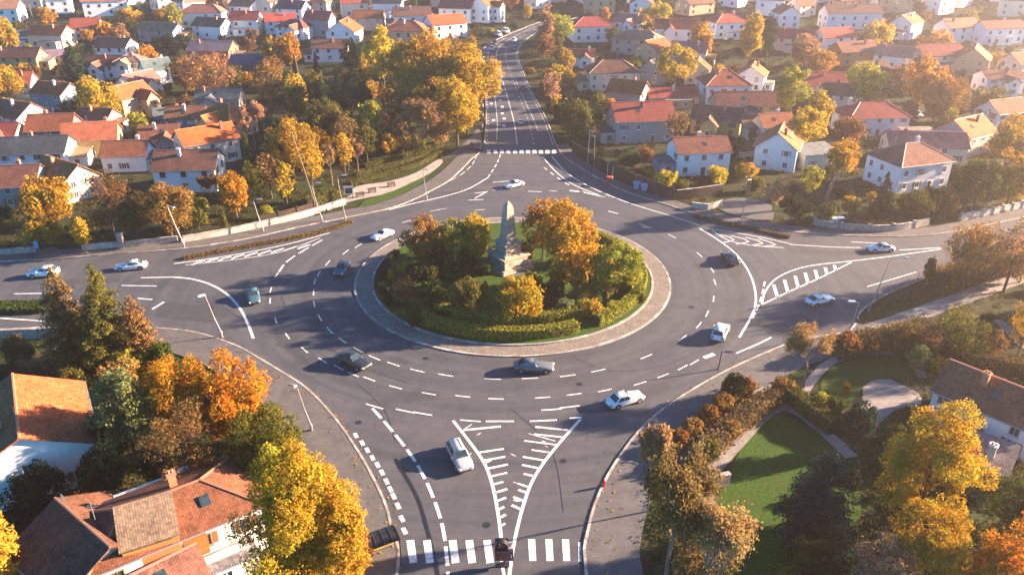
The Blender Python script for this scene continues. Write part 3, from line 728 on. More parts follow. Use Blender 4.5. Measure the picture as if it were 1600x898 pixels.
# ------------------------------------------------------------------ hedges
def hedge(line, w, hgt, colr, label, base=0.0, name='clipped_hedge', group=None, ls=.22, dens=1.0, rough=.06):
    mb = MB(); o = line[0].copy(); o.z = 0
    ln_ = [p - o for p in line]; wallstrip(mb, ln_, w * .86, 0, hgt * .93)
    nr.seed(len(TH) + 5); tot = 0; P = []; Nn = []
    for a, b in zip(ln_, ln_[1:]):
        l_ = (b - a).length; t_ = (b - a) / max(l_, 1e-6); nn = np.array([-t_.y, t_.x, 0])
        for face, span in (('top', w), ('l', hgt), ('r', hgt)):
            n = int(l_ * span * dens * 2.6 / (ls * ls)) + 1; u = nr.rand(n)[:, None]; v = nr.rand(n)
            base_ = np.array(a)[None] * (1 - u) + np.array(b)[None] * u
            if face == 'top': p = base_ + nn[None] * ((v - .5) * w)[:, None] + np.array([0, 0, hgt]); q = np.array([0, 0, 1.])
            else:
                sg = 1 if face == 'l' else -1
                p = base_ + nn[None] * (sg * w / 2) + np.array([0, 0, 1.])[None] * (v * hgt)[:, None]; q = nn * sg
            p = p + nr.normal(0, rough, (n, 3)); P.append(p); d = q[None] + unit(n) * .75; Nn.append(d / np.linalg.norm(d, axis=1)[:, None])
    P = np.concatenate(P); Nn = np.concatenate(Nn)
    P[:, 2] = np.maximum(P[:, 2], .02)
    lv = quads(P, Nn, ls * nr.uniform(.7, 1.3, len(P)))
    nb = len(mb.v); n = len(P)
    me = bpy.data.meshes.new(name); me.from_pydata(mb.v + [tuple(x) for x in lv], [], mb.f + [(nb + 4 * i, nb + 4 * i + 1, nb + 4 * i + 2, nb + 4 * i + 3) for i in range(n)]); me.update()
    me.polygons.foreach_set('material_index', [0] * len(mb.f) + [1] * n)
    ob = link(name, me, ['hedge_core', 'hedge_leaf'], None, FOL[colr], (o.x, o.y, base))
    tag(ob, label, 'hedge', group, 'hedge'); 
    for p in line[::2]: FPRINT.append((p.x, p.y, w * .6))
    return ob
SB = 'shrub borders at right'
BORD = [([(1040, 714), (1085, 674), (1125, 642), (1172, 607)], 1.5, 1.3, 'copper', 'copper brown shrub border nearest the lower right pavement', SB),
 ([(1085, 730), (1140, 680), (1180, 647), (1228, 616)], 2.0, 1.8, 'brown', 'brown green shrub border beside the curved garden footpath', SB),
 ([(1462, 449), (1510, 436), (1570, 424), (1650, 405)], 3.6, 2.6, 'copper', 'copper brown shrub border on the grass strip at the right edge', SB),
 ([(1300, 556), (1345, 545), (1400, 535), (1450, 520)], 3.0, 2.2, 'brown', 'broad brown shrub border below the right footpath', SB)]
simple('hedge_core', (.03, .035, .015), .95, 5, .4)
for pts_, w_, h_, c_, l_, g_ in BORD: hedge(smooth_line(W(pts_), 1), w_, h_, c_, l_, group=g_, ls=.26, rough=.26, name='shrub_border')
def arc(r, px0, px1, n=40, ccw=True):
    a0 = math.atan2(*(G(*px0) - C).yx); a1 = math.atan2(*(G(*px1) - C).yx)
    if ccw and a1 < a0: a1 += 2 * math.pi
    return [Vector((C.x + r * math.cos(a0 + (a1 - a0) * k / n), C.y + r * math.sin(a0 + (a1 - a0) * k / n), 0)) for k in range(n + 1)]
HG = 'clipped hedges of the roundabout island'
hedge(arc(21.7, (640, 512), (915, 530)), 1.5, 1.5, 'lime', 'front outer clipped hedge curving along the near edge of the island', .26, group=HG, ls=.2)
hedge(arc(18.5, (650, 508), (945, 498)), 1.3, 2.0, 'lime', 'inner clipped hedge running behind the front hedge of the island', .26, group=HG, ls=.2)
hedge(arc(21.9, (945, 518), (948, 364)), 1.5, 1.6, 'lime', 'outer clipped hedge arcing round the right side of the island', .26, group=HG, ls=.2)
hedge(arc(17.6, (958, 478), (990, 398)), 1.6, 1.9, 'lime', 'inner clipped hedge beside the yellow green tree on the island right', .26, group=HG, ls=.2)
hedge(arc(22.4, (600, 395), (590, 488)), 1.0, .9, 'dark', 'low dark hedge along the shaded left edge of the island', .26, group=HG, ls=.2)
hedge(arc(15.6, (935, 488), (955, 480)), 1.3, 1.4, 'gold', 'short golden hedge joining two island hedges at lower right', .26, group=HG, ls=.2)
PH = 'park hedges beside the promenade'
for pts, lab in (([(548, 291), (600, 276), (648, 262), (690, 240)], 'park hedge nearest the pale promenade strip'),
                 ([(556, 276), (610, 262), (655, 248), (690, 232)], 'middle of three parallel park hedges above the promenade'),
                 ([(570, 262), (620, 250), (660, 237), (690, 222)], 'farthest of three parallel park hedges under the trees')):
    hedge(smooth_line(W(pts), 1), .9, 1.0, 'olive', lab, group=PH, ls=.26)
hedge(smooth_line(W([(478, 325), (510, 314), (545, 304)]), 1), 1.8, 2.0, 'olive', 'boxy hedge behind the pale roadside wall by the park', ls=.28)
hedge(smooth_line(W([(287, 405), (345, 394), (400, 384), (460, 373), (510, 361), (549, 348)]), 1), 1.0, .45, 'brown', 'long low brown hedge on the slip lane divider at left', .03, ls=.22, rough=.1)
hedge(smooth_line(W([(1086, 339), (1130, 349), (1180, 360), (1234, 372)]), 1), .9, .4, 'brown', 'thin brown hedge strip on the divider at right', .03, ls=.22, rough=.1)
hedge(smooth_line(W([(-60, 486), (0, 484), (40, 483), (76, 482)]), 1), 3.2, .8, 'green', 'flat green hedge on the divider at the left edge', .03, ls=.22)
hedge(smooth_line(W([(1222, 618), (1262, 648), (1303, 678)]), 1), 1.8, 2.1, 'olive', 'tall straight clipped hedge between the two garden lawns', ls=.2)
hedge(smooth_line(W([(1500, 560), (1560, 575), (1640, 590)]), 1), 1.6, 1.6, 'brown', 'brown hedge behind the long low white house', ls=.24, rough=.12)
hedge(smooth_line(W([(1440, 540), (1500, 546), (1565, 548)]), 1), 1.4, 1.5, 'brown', 'thin brown hedge beside the garden tree at right', ls=.24, rough=.12)
hedge(smooth_line(W([(1308, 352), (1350, 359), (1388, 358)]), 1), 1.2, 1.5, 'rust', 'rusty hedge behind the stone wall panels at right', ls=.26, base=.1)
# ------------------------------------------------------------------ obelisk
ob = thing('stone_obelisk', 'weathered stone obelisk on a stepped plinth standing on the island', 'monument', (*G(794, 417).xy, .26), R(-54.5), ref='stone obelisk')
OBP = G(794, 417); kz_ = (topz(OBP, 314) - .26) / 14.0; ob.scale = (1.1, 1.1, kz_); FPRINT.append((OBP.x, OBP.y, 3.2))
def sq(w, z): return [(-w / 2, -w / 2, z), (w / 2, -w / 2, z), (w / 2, w / 2, z), (-w / 2, w / 2, z)]
def stack(levels, name):
    b = MB()
    for (w0, z0), (w1, z1) in levels: b.hexa(sq(w0, z0) + sq(w1, z1))
    bm = bmesh.new(); me = b.mesh(name); bm.from_mesh(me)
    bmesh.ops.bevel(bm, geom=bm.edges[:], offset=.035, segments=1, affect='EDGES'); bm.to_mesh(me); bm.free()
    return link(name, me, 'old_stone', ob)
stack([((6.0, 0), (6.0, .28)), ((5.4, .28), (5.4, .55)), ((4.5, .55), (4.4, 2.5)), ((4.6, 2.5), (5.15, 2.75)), ((5.15, 2.753), (5.15, 2.95)), ((4.3, 2.95), (3.5, 3.25))], 'plinth')
stack([((2.95, 3.25), (2.85, 5.1)), ((3.0, 5.1), (3.5, 5.32)), ((3.5, 5.323), (3.5, 5.5)), ((2.6, 5.5), (2.4, 5.95))], 'pedestal')
stack([((1.95, 5.95), (1.2, 12.6)), ((1.19, 12.6), (.7, 13.5)), ((.69, 13.5), (.14, 14.0))], 'shaft')
for k in range(4):
    b = MB(); a = k * math.pi / 2; ca, sa = math.cos(a), math.sin(a)
    b.box((2.22 * ca, 2.22 * sa, 1.5), (.08, 2.4, 1.0), a); build(b, 'plaque', 'stone_wall', ob)
b = MB(); b.prism([(C.x + G(794, 417).x - C.x + 4.6 * math.cos(2 * math.pi * k / 24), G(794, 417).y + 4.6 * math.sin(2 * math.pi * k / 24)) for k in range(24)], .2, .29)
struct(build(b, 'plaza', 'pavement'))
# ------------------------------------------------------------------ houses
RC = {'rust': (.37, .115, .058), 'orange': (.42, .125, .04), 'red': (.37, .085, .06), 'brown': (.215, .095, .064), 'pink': (.42, .175, .13), 'old': (.17, .072, .038), 'deep': (.40, .105, .035), 'redbrown': (.40, .155, .10), 'slate': (.075, .08, .09), 'grey': (.24, .22, .21), 'teal': (.13, .16, .18), 'tan': (.30, .20, .13)}
RN = {'rust': 'rust', 'orange': 'orange', 'red': 'red', 'brown': 'brown', 'old': 'old brown', 'deep': 'deep orange', 'redbrown': 'red brown', 'pink': 'faded pink', 'slate': 'dark slate', 'grey': 'grey', 'teal': 'blue grey', 'tan': 'tan'}
WC = {'white': (.80, .79, .76), 'cream': (.72, .63, .49), 'yellow': (.60, .42, .14), 'stone': (.40, .36, .32), 'blue': (.22, .28, .32), 'tan': (.48, .34, .20), 'brick': (.36, .14, .08), 'dark': (.10, .11, .12), 'orange': (.50, .22, .07)}
WN = {'white': 'white', 'cream': 'cream', 'yellow': 'yellow', 'stone': 'grey stone', 'blue': 'bluish', 'tan': 'tan', 'brick': 'brick', 'dark': 'dark walled', 'orange': 'orange walled'}
HOUSES = []
def uv_slopes(me):
    uv = me.uv_layers.new(name='UVMap'); Zv = Vector((0, 0, 1))
    for pl in me.polygons:
        n = pl.normal
        if n.z < 0: n = -n
        t_ = Zv.cross(n); t_ = t_.normalized() if t_.length > .05 else Vector((1, 0, 0)); s_ = n.cross(t_)
        for li in pl.loop_indices:
            c_ = me.vertices[me.loops[li].vertex_index].co; uv.data[li].uv = (c_.dot(t_), c_.dot(s_))
def vol(root, cx, cy, w, d, rz, eave, rise, rtype, roof, wall, win=2, chim=1, door=False, seed=0, detail=2, over=.45, z0=-.3):
    r_ = random.Random(seed); ca, sa = math.cos(rz), math.sin(rz)
    def T(x, y, z): return (cx + x * ca - y * sa, cy + x * sa + y * ca, z)
    a, b_ = w / 2, d / 2; wl = MB()
    if rtype == 'gable':
        pr = [(-b_, z0), (b_, z0), (b_, eave), (0, eave + rise), (-b_, eave)]
        wl.add([T(-a, y, z) for y, z in pr] + [T(a, y, z) for y, z in pr], [(0, 1, 2, 3, 4)[::-1], (5, 6, 7, 8, 9)] + [(i, (i + 1) % 5, 5 + (i + 1) % 5, 5 + i) for i in range(5) if i in (0, 1, 4)])
    else:
        wl.hexa([T(-a, -b_, z0), T(a, -b_, z0), T(a, b_, z0), T(-a, b_, z0), T(-a, -b_, eave), T(a, -b_, eave), T(a, b_, eave), T(-a, b_, eave)])
    wo = build(wl, 'wall', 'plaster', root, WC[wall])
    rt_ = MB(); rf = MB(); o = over; th = .16
    sl = rise / b_; ze = eave - o * sl * .8
    if rtype == 'gable':
        for sg in (1, -1):
            p = [T(-a - o, sg * (b_ + o), ze), T(a + o, sg * (b_ + o), ze), T(a + o, 0, eave + rise + .02), T(-a - o, 0, eave + rise + .02)]
            q = [(x, y, z + th) for x, y, z in p]
            rf.hexa(p + q if sg == -1 else [p[1], p[0], p[3], p[2], q[1], q[0], q[3], q[2]])
        rt_.tube([T(-a - o, 0, eave + rise + th), T(a + o, 0, eave + rise + th)], .16, 6)
    elif rtype == 'hip':
        k = max(.2, a - b_ * .95); ao, bo = a + o, b_ + o
        vs = [T(-ao, -bo, ze), T(ao, -bo, ze), T(ao, bo, ze), T(-ao, bo, ze), T(-ao, -bo, ze + th), T(ao, -bo, ze + th), T(ao, bo, ze + th), T(-ao, bo, ze + th), T(-k, 0, eave + rise), T(k, 0, eave + rise)]
        rf.add(vs, [(3, 2, 1, 0), (0, 1, 5, 4), (1, 2, 6, 5), (2, 3, 7, 6), (3, 0, 4, 7), (4, 5, 9, 8), (5, 6, 9), (6, 7, 8, 9), (7, 4, 8)])
        for i, j in ((4, 8), (7, 8), (5, 9), (6, 9), (8, 9)): rt_.tube([vs[i], vs[j]], .15, 5)
    elif rtype == 'shed':
        p = [T(-a - o, -b_ - o, eave), T(a + o, -b_ - o, eave), T(a + o, b_ + o, eave + rise), T(-a - o, b_ + o, eave + rise)]
        rf.hexa(p + [(x, y, z + th) for x, y, z in p])
    else:
        rf.hexa([T(-a - .15, -b_ - .15, eave), T(a + .15, -b_ - .15, eave), T(a + .15, b_ + .15, eave), T(-a - .15, b_ + .15, eave)] + [T(x, y, eave + .22) for x, y in ((-a - .15, -b_ - .15), (a + .15, -b_ - .15), (a + .15, b_ + .15), (-a - .15, b_ + .15))])
    rc = [c_ * r_.uniform(.82, 1.15) for c_ in RC[roof]]
    ro = build(rf, 'roof', 'roof', root, rc); uv_slopes(ro.data)
    if rt_.v: build(rt_, 'ridge_tiles', 'tinted', ro, [min(.6, c_ * 1.25 + .03) for c_ in rc])
    if rtype == 'shed':
        f2 = MB(); f2.add([T(-a, -b_, eave - .01), T(a, -b_, eave - .01), T(a, b_, eave - .01), T(-a, b_, eave - .01), T(a, b_, eave + rise - .02), T(-a, b_, eave + rise - .02)], [(0, 5, 3), (1, 2, 4), (2, 3, 5, 4)])
        build(f2, 'gable_wall', 'plaster', root, WC[wall])
    for i in range(chim):
        x = r_.uniform(-a * .7, a * .7); y = r_.choice((-1, 1)) * b_ * .3; zz = eave + rise * .75; c = MB()
        c.box(T(x, y, zz + .5), (.7, .7, 1.8), rz); c.box(T(x, y, zz + 1.46), (.9, .9, .14), rz)
        if detail > 1: c.tube([T(x - .15, y, zz + 1.5), T(x - .15, y, zz + 1.85)], .12, 6); c.tube([T(x + .17, y, zz + 1.5), T(x + .17, y, zz + 1.85)], .12, 6)
        build(c, 'chimney', 'tinted', ro, r_.choice(((.42, .18, .10), (.55, .50, .45), (.30, .13, .09))))
    if rtype in ('gable', 'hip') and detail > 1:
        for sg in (-1, 1):
            gm = MB(); gm.tube([T(-a - o, sg * (b_ + o + .06), ze + .06), T(a + o, sg * (b_ + o + .06), ze + .06)], .09, 6); build(gm, 'gutter', 'metal_grey', ro)
        if r_.random() < .45:
            u_ = r_.uniform(-a * .45, a * .45)
            for sg in (-1,):
                yy = sg * b_ * .5; zz = eave + rise * .5 + .12; s2 = math.atan2(rise, b_); hy_, hz_ = .55 * math.cos(s2), .55 * math.sin(s2)
                q_ = [T(u_ - .45, yy - hy_, zz - hz_), T(u_ + .45, yy - hy_, zz - hz_), T(u_ + .45, yy + hy_, zz + hz_), T(u_ - .45, yy + hy_, zz + hz_)]
                gm = MB(); gm.hexa(q_ + [(x, y, z + .14) for x, y, z in q_]); build(gm, 'skylight', 'glass', ro)
        if r_.random() < .4:
            u_ = r_.uniform(-a * .8, a * .8); gm = MB(); z_ = eave + rise; gm.tube([T(u_, 0, z_), T(u_, 0, z_ + 1.8)], .035, 5)
            for k_ in range(3): gm.tube([T(u_ - .5 + .1 * k_, 0, z_ + 1.3 + .2 * k_), T(u_ + .5 - .1 * k_, 0, z_ + 1.3 + .2 * k_)], .022, 4)
            build(gm, 'aerial', 'metal_grey', ro)
    # windows on the walls that face the camera
    nst = max(1, int(round((eave + .2) / 2.9))) if win else 0
    wx, wy, _ = root.matrix_basis @ Vector((cx, cy, 0))
    fcol = r_.choice(((.75, .74, .72), (.75, .74, .72), (.30, .17, .10), (.55, .52, .48)))
    for (nx_, ny_, L_, off) in ((0, -1, w, b_), (0, 1, w, b_), (1, 0, d, a), (-1, 0, d, a)):
        n_ = Vector((nx_ * ca - ny_ * sa, nx_ * sa + ny_ * ca, 0)); n_.rotate(root.rotation_euler)
        if n_.dot(Vector((-wx, -wy, 0)).normalized()) < .12: continue
        m_ = max(1, int(L_ / (3.3 if detail > 1 else 4.2)))
        for s in range(nst):
            for i in range(m_):
                if r_.random() < .16: continue
                u = -L_ / 2 + L_ * (i + .5) / m_ + r_.uniform(-.2, .2); zc = 1.55 + 2.85 * s
                if zc + .75 > eave: zc = eave - .85
                if zc < .7: continue
                tx, ty = -ny_, nx_
                bx, by = nx_ * off + tx * u, ny_ * off + ty * u; ang = rz + math.atan2(ny_, nx_)
                isdoor = door and s == 0 and i == m_ // 2 and ny_ == -1
                ww, hh = (1.05, 1.35) if not isdoor else (1.1, 2.1); zz = zc if not isdoor else 1.05
                def P2(dn, dt, z): return T(bx + nx_ * dn + tx * dt, by + ny_ * dn + ty * dt, z)
                if detail > 1:
                    f = MB()
                    for sg in (-1, 1):
                        f.box(P2(.04, sg * ww / 2, zz), (.1, .12, hh + .12), ang); f.box(P2(.041, 0, zz + sg * hh / 2), (.1, ww - .12, .12), ang)
                    if not isdoor: f.box(P2(.10, 0, zz - hh / 2 - .1), (.22, ww + .25, .07), ang); f.box(P2(.036, 0, zz), (.06, .06, hh - .12), ang)
                    fo = build(f, 'door' if isdoor else 'window', 'frame', root, fcol)
                    g = MB(); g.box(P2(.012, 0, zz), (.03, ww - .1, hh - .1), ang)
                    build(g, 'panel' if isdoor else 'pane', 'glass' if not isdoor else 'tinted', fo, None if not isdoor else (.22, .10, .05))
                    if not isdoor and r_.random() < .4:
                        scol = r_.choice(((.25, .10, .05), (.40, .38, .36), (.16, .10, .07)))
                        for sg in (-1, 1): sh = MB(); sh.box(P2(.045, sg * (ww / 2 + .34), zz), (.05, .5, hh), ang); build(sh, 'shutter', 'tinted', fo, scol)
                else:
                    g = MB(); g.box(P2(.02, 0, zz), (.06, 1.1, 1.35), ang); build(g, 'window', 'glass', root)
    return ro
def house(px, py, w, d, rot, eave, rise, rtype, roof, wall, label=None, z=0.0, win=2, chim=1, door=True, extra=(), pos=None, rise_l=None, group=None):
    pm = pos if pos is not None else (Gz(px, py, z) if z else G(px, py))
    B = Vector((pm.x, pm.y, h(0, pm.y)))
    detail = 2 if proj(B)[1] > 122 else 1
    ref = f"{WN[wall]} house with {RN[roof]} roof" if rtype != 'flat' else f"flat roofed {WN[wall]} building"
    rname = {'hip': 'hipped', 'gable': 'gabled', 'shed': 'lean-to', 'flat': 'flat'}[rtype]
    root = thing('house' if w > 8.5 else 'small_house', label, 'house', B, R(rot), group or 'tiled houses of the town', ref)
    root['rt'] = rname
    vol(root, 0, 0, w, d, 0, eave, rise, rtype, roof, wall, win, chim if rtype != 'flat' else 0, door, seed=int(px * 3 + py), detail=detail)
    for e in extra:
        vol(root, *e, win=win, chim=0, door=False, seed=int(px + e[0] * 7), detail=detail)
    HOUSES.append((B.x, B.y, max(w, d) / 2, w, d, eave + rise, root)); FPRINT.append((B.x, B.y, .56 * math.hypot(w, d)))
    return root
def ridge(p1, p2, z, d, eave, *a, **k):
    A, B = Gz(*p1, z), Gz(*p2, z); m_ = (A + B) / 2
    return house(p1[0], p1[1], (B - A).length + (d * .95 if a[0] == 'hip' else 0), d, math.degrees(math.atan2(B.y - A.y, B.x - A.x)), eave, z - eave, *a, pos=m_, **k)
# near houses
ridge((20, 588), (30, 683), 8.2, 12.5, 5.0, 'gable', 'deep', 'white', 'big white gabled house with rusty orange roof at the left edge', chim=1)
A2 = ridge((196, 793), (312, 749), 7.9, 8.6, 5.9, 'hip', 'old', 'white', 'rambling old tiled house with several roofs at the bottom left', chim=1)
A2i = (Matrix.Translation(A2.location) @ Matrix.Rotation(A2.rotation_euler.z, 4, 'Z')).inverted()
def A2L(px, py, z): v_ = A2i @ Gz(px, py, z); return v_.x, v_.y
a_, b_ = Vector(A2L(98, 790, 7.3)), Vector(A2L(160, 845, 7.3))
vol(A2, (a_.x + b_.x) / 2, (a_.y + b_.y) / 2, (a_ - b_).length + 2, 9.5, math.atan2(b_.y - a_.y, b_.x - a_.x), 4.9, 2.4, 'gable', 'old', 'stone', 1, 0, False, 31)
vol(A2, *A2L(228, 811, 7.6), 4.6, 4.4, R(-8), 6.7, 1.3, 'shed', 'tan', 'orange', 0, 0, False, 32, over=.2)
vol(A2, *A2L(236, 895, 4.0), 7.5, 4.6, R(6), 3.2, 1.5, 'gable', 'brown', 'tan', 0, 0, False, 33)
vol(A2, *A2L(345, 870, 2.6), 6.0, 3.2, 0, 2.5, .2, 'flat', 'grey', 'white', 1, 0, False, 34)
sx_, sy_ = A2L(192, 840, 5.2)
b = MB(); b.box((sx_, sy_, 4.9), (2.6, 2.0, .5)); b.box((sx_, sy_, 5.3), (2.2, 1.7, .3), taper=.8); build(b, 'skylight', 'lamp_glass', A2)
b = MB(); b.box((-1.2, 5.2, 5.2), (5.2, 1.1, .5)); b.box((2.2, 5.2, 5.5), (2.1, 1.2, .6)); build(b, 'roof_unit', 'lamp_glass', A2)
bx_, by_ = A2L(305, 846, 4.2)
b = MB(); b.box((bx_, -4.36, 4.1), (2.0, .2, 2.3)); build(b, 'balcony_door', 'tinted', A2, (.40, .12, .03))
b = MB(); b.box((bx_ + 1.5, -5.6, 3.2), (5.6, .15, .9)); build(b, 'balcony', 'plaster', A2, (.5, .46, .42))
ridge((1489, 565), (1650, 628), 6.8, 7.6, 4.4, 'gable', 'rust', 'white', 'long low white house with red brown tiled roof at the right edge', chim=2)
house(1524, 735, 5.5, 5, -40, 2.4, .8, 'shed', 'grey', 'brick', 'low outbuilding with grey ribbed roof below the long white house', win=0)
house(302, 290, 13, 9.5, 6, 5.2, 3.0, 'gable', 'brown', 'white', 'white gabled house with mottled brown roof above the golden roadside trees')
house(328, 250, 13, 9, 38, 5.6, 2.8, 'gable', 'orange', 'cream', 'long orange roofed house just behind the mottled brown roof')
house(1088, 266, 12.5, 8.5, 7, 5.6, 2.4, 'gable', 'brown', 'white', 'white two storey house behind the dark fence with small windows', chim=1, extra=((-8.0, -.5, 4.2, 5.5, 0, 3.0, .2, 'flat', 'teal', 'blue'),))
house(998, 215, 16, 11, 8, 6.0, 3.6, 'gable', 'red', 'stone', 'big grey stone house with broad red roof beside the north road', extra=((-9.6, -1.5, 4.0, 6.5, 0, 3.0, .2, 'flat', 'slate', 'stone'),))
house(1212, 256, 11.5, 9.5, 66, 5.4, 3.6, 'gable', 'orange', 'white', 'white house whose steep orange roof faces the sun', extra=((2.5, -8.2, 9, 6.5, R(-52), 3.6, .9, 'shed', 'grey', 'cream'),))
house(1412, 286, 14, 10.5, 18, 6.2, 3.2, 'hip', 'brown', 'white', 'white two storey house with brown hipped roof behind the dark cone tree')
house(1437, 248, 18, 8, -8, 4.2, 2.6, 'gable', 'pink', 'cream', 'long faded pink roofed house behind the brown hipped one')
house(1355, 206, 17, 10, 6, 5.2, 3.2, 'hip', 'red', 'white', 'long white house with red hipped roof on the right')
house(1500, 234, 12, 10, 32, 5.0, 3.4, 'gable', 'orange', 'stone', 'grey stone gabled house with orange roof right of the faded pink roof')
house(1430, 219, 9, 5, 4, 2.8, .2, 'flat', 'grey', 'brick', 'row of low garages with reddish doors by parked cars', chim=0)
rx = random.Random(44)
def annex(a):
    w, d, ev, rs, ro_, wl_ = a[2], a[3], a[5], a[6], a[8], a[9]; u = rx.random()
    if u < .28: return ((rx.choice((-1, 1)) * (w / 2 + 1.6), rx.uniform(-1, 1), 3.4, d * .6, 0, min(2.8, ev - 1), .9, 'shed', rx.choice((ro_, 'grey', 'tan')), wl_),)
    if u < .58: return ((rx.uniform(-.25, .25) * w, -d / 2 - 1.2, 2 + w * .25, 4.2, R(90), ev - .5, rs * .7, 'gable', ro_, wl_),)
    if u < .70: return ((rx.uniform(-.2, .2) * w, -d / 2 - 1.5, w * .5, 3.0, 0, 2.6, .15, 'flat', 'grey', wl_),)
    return ()
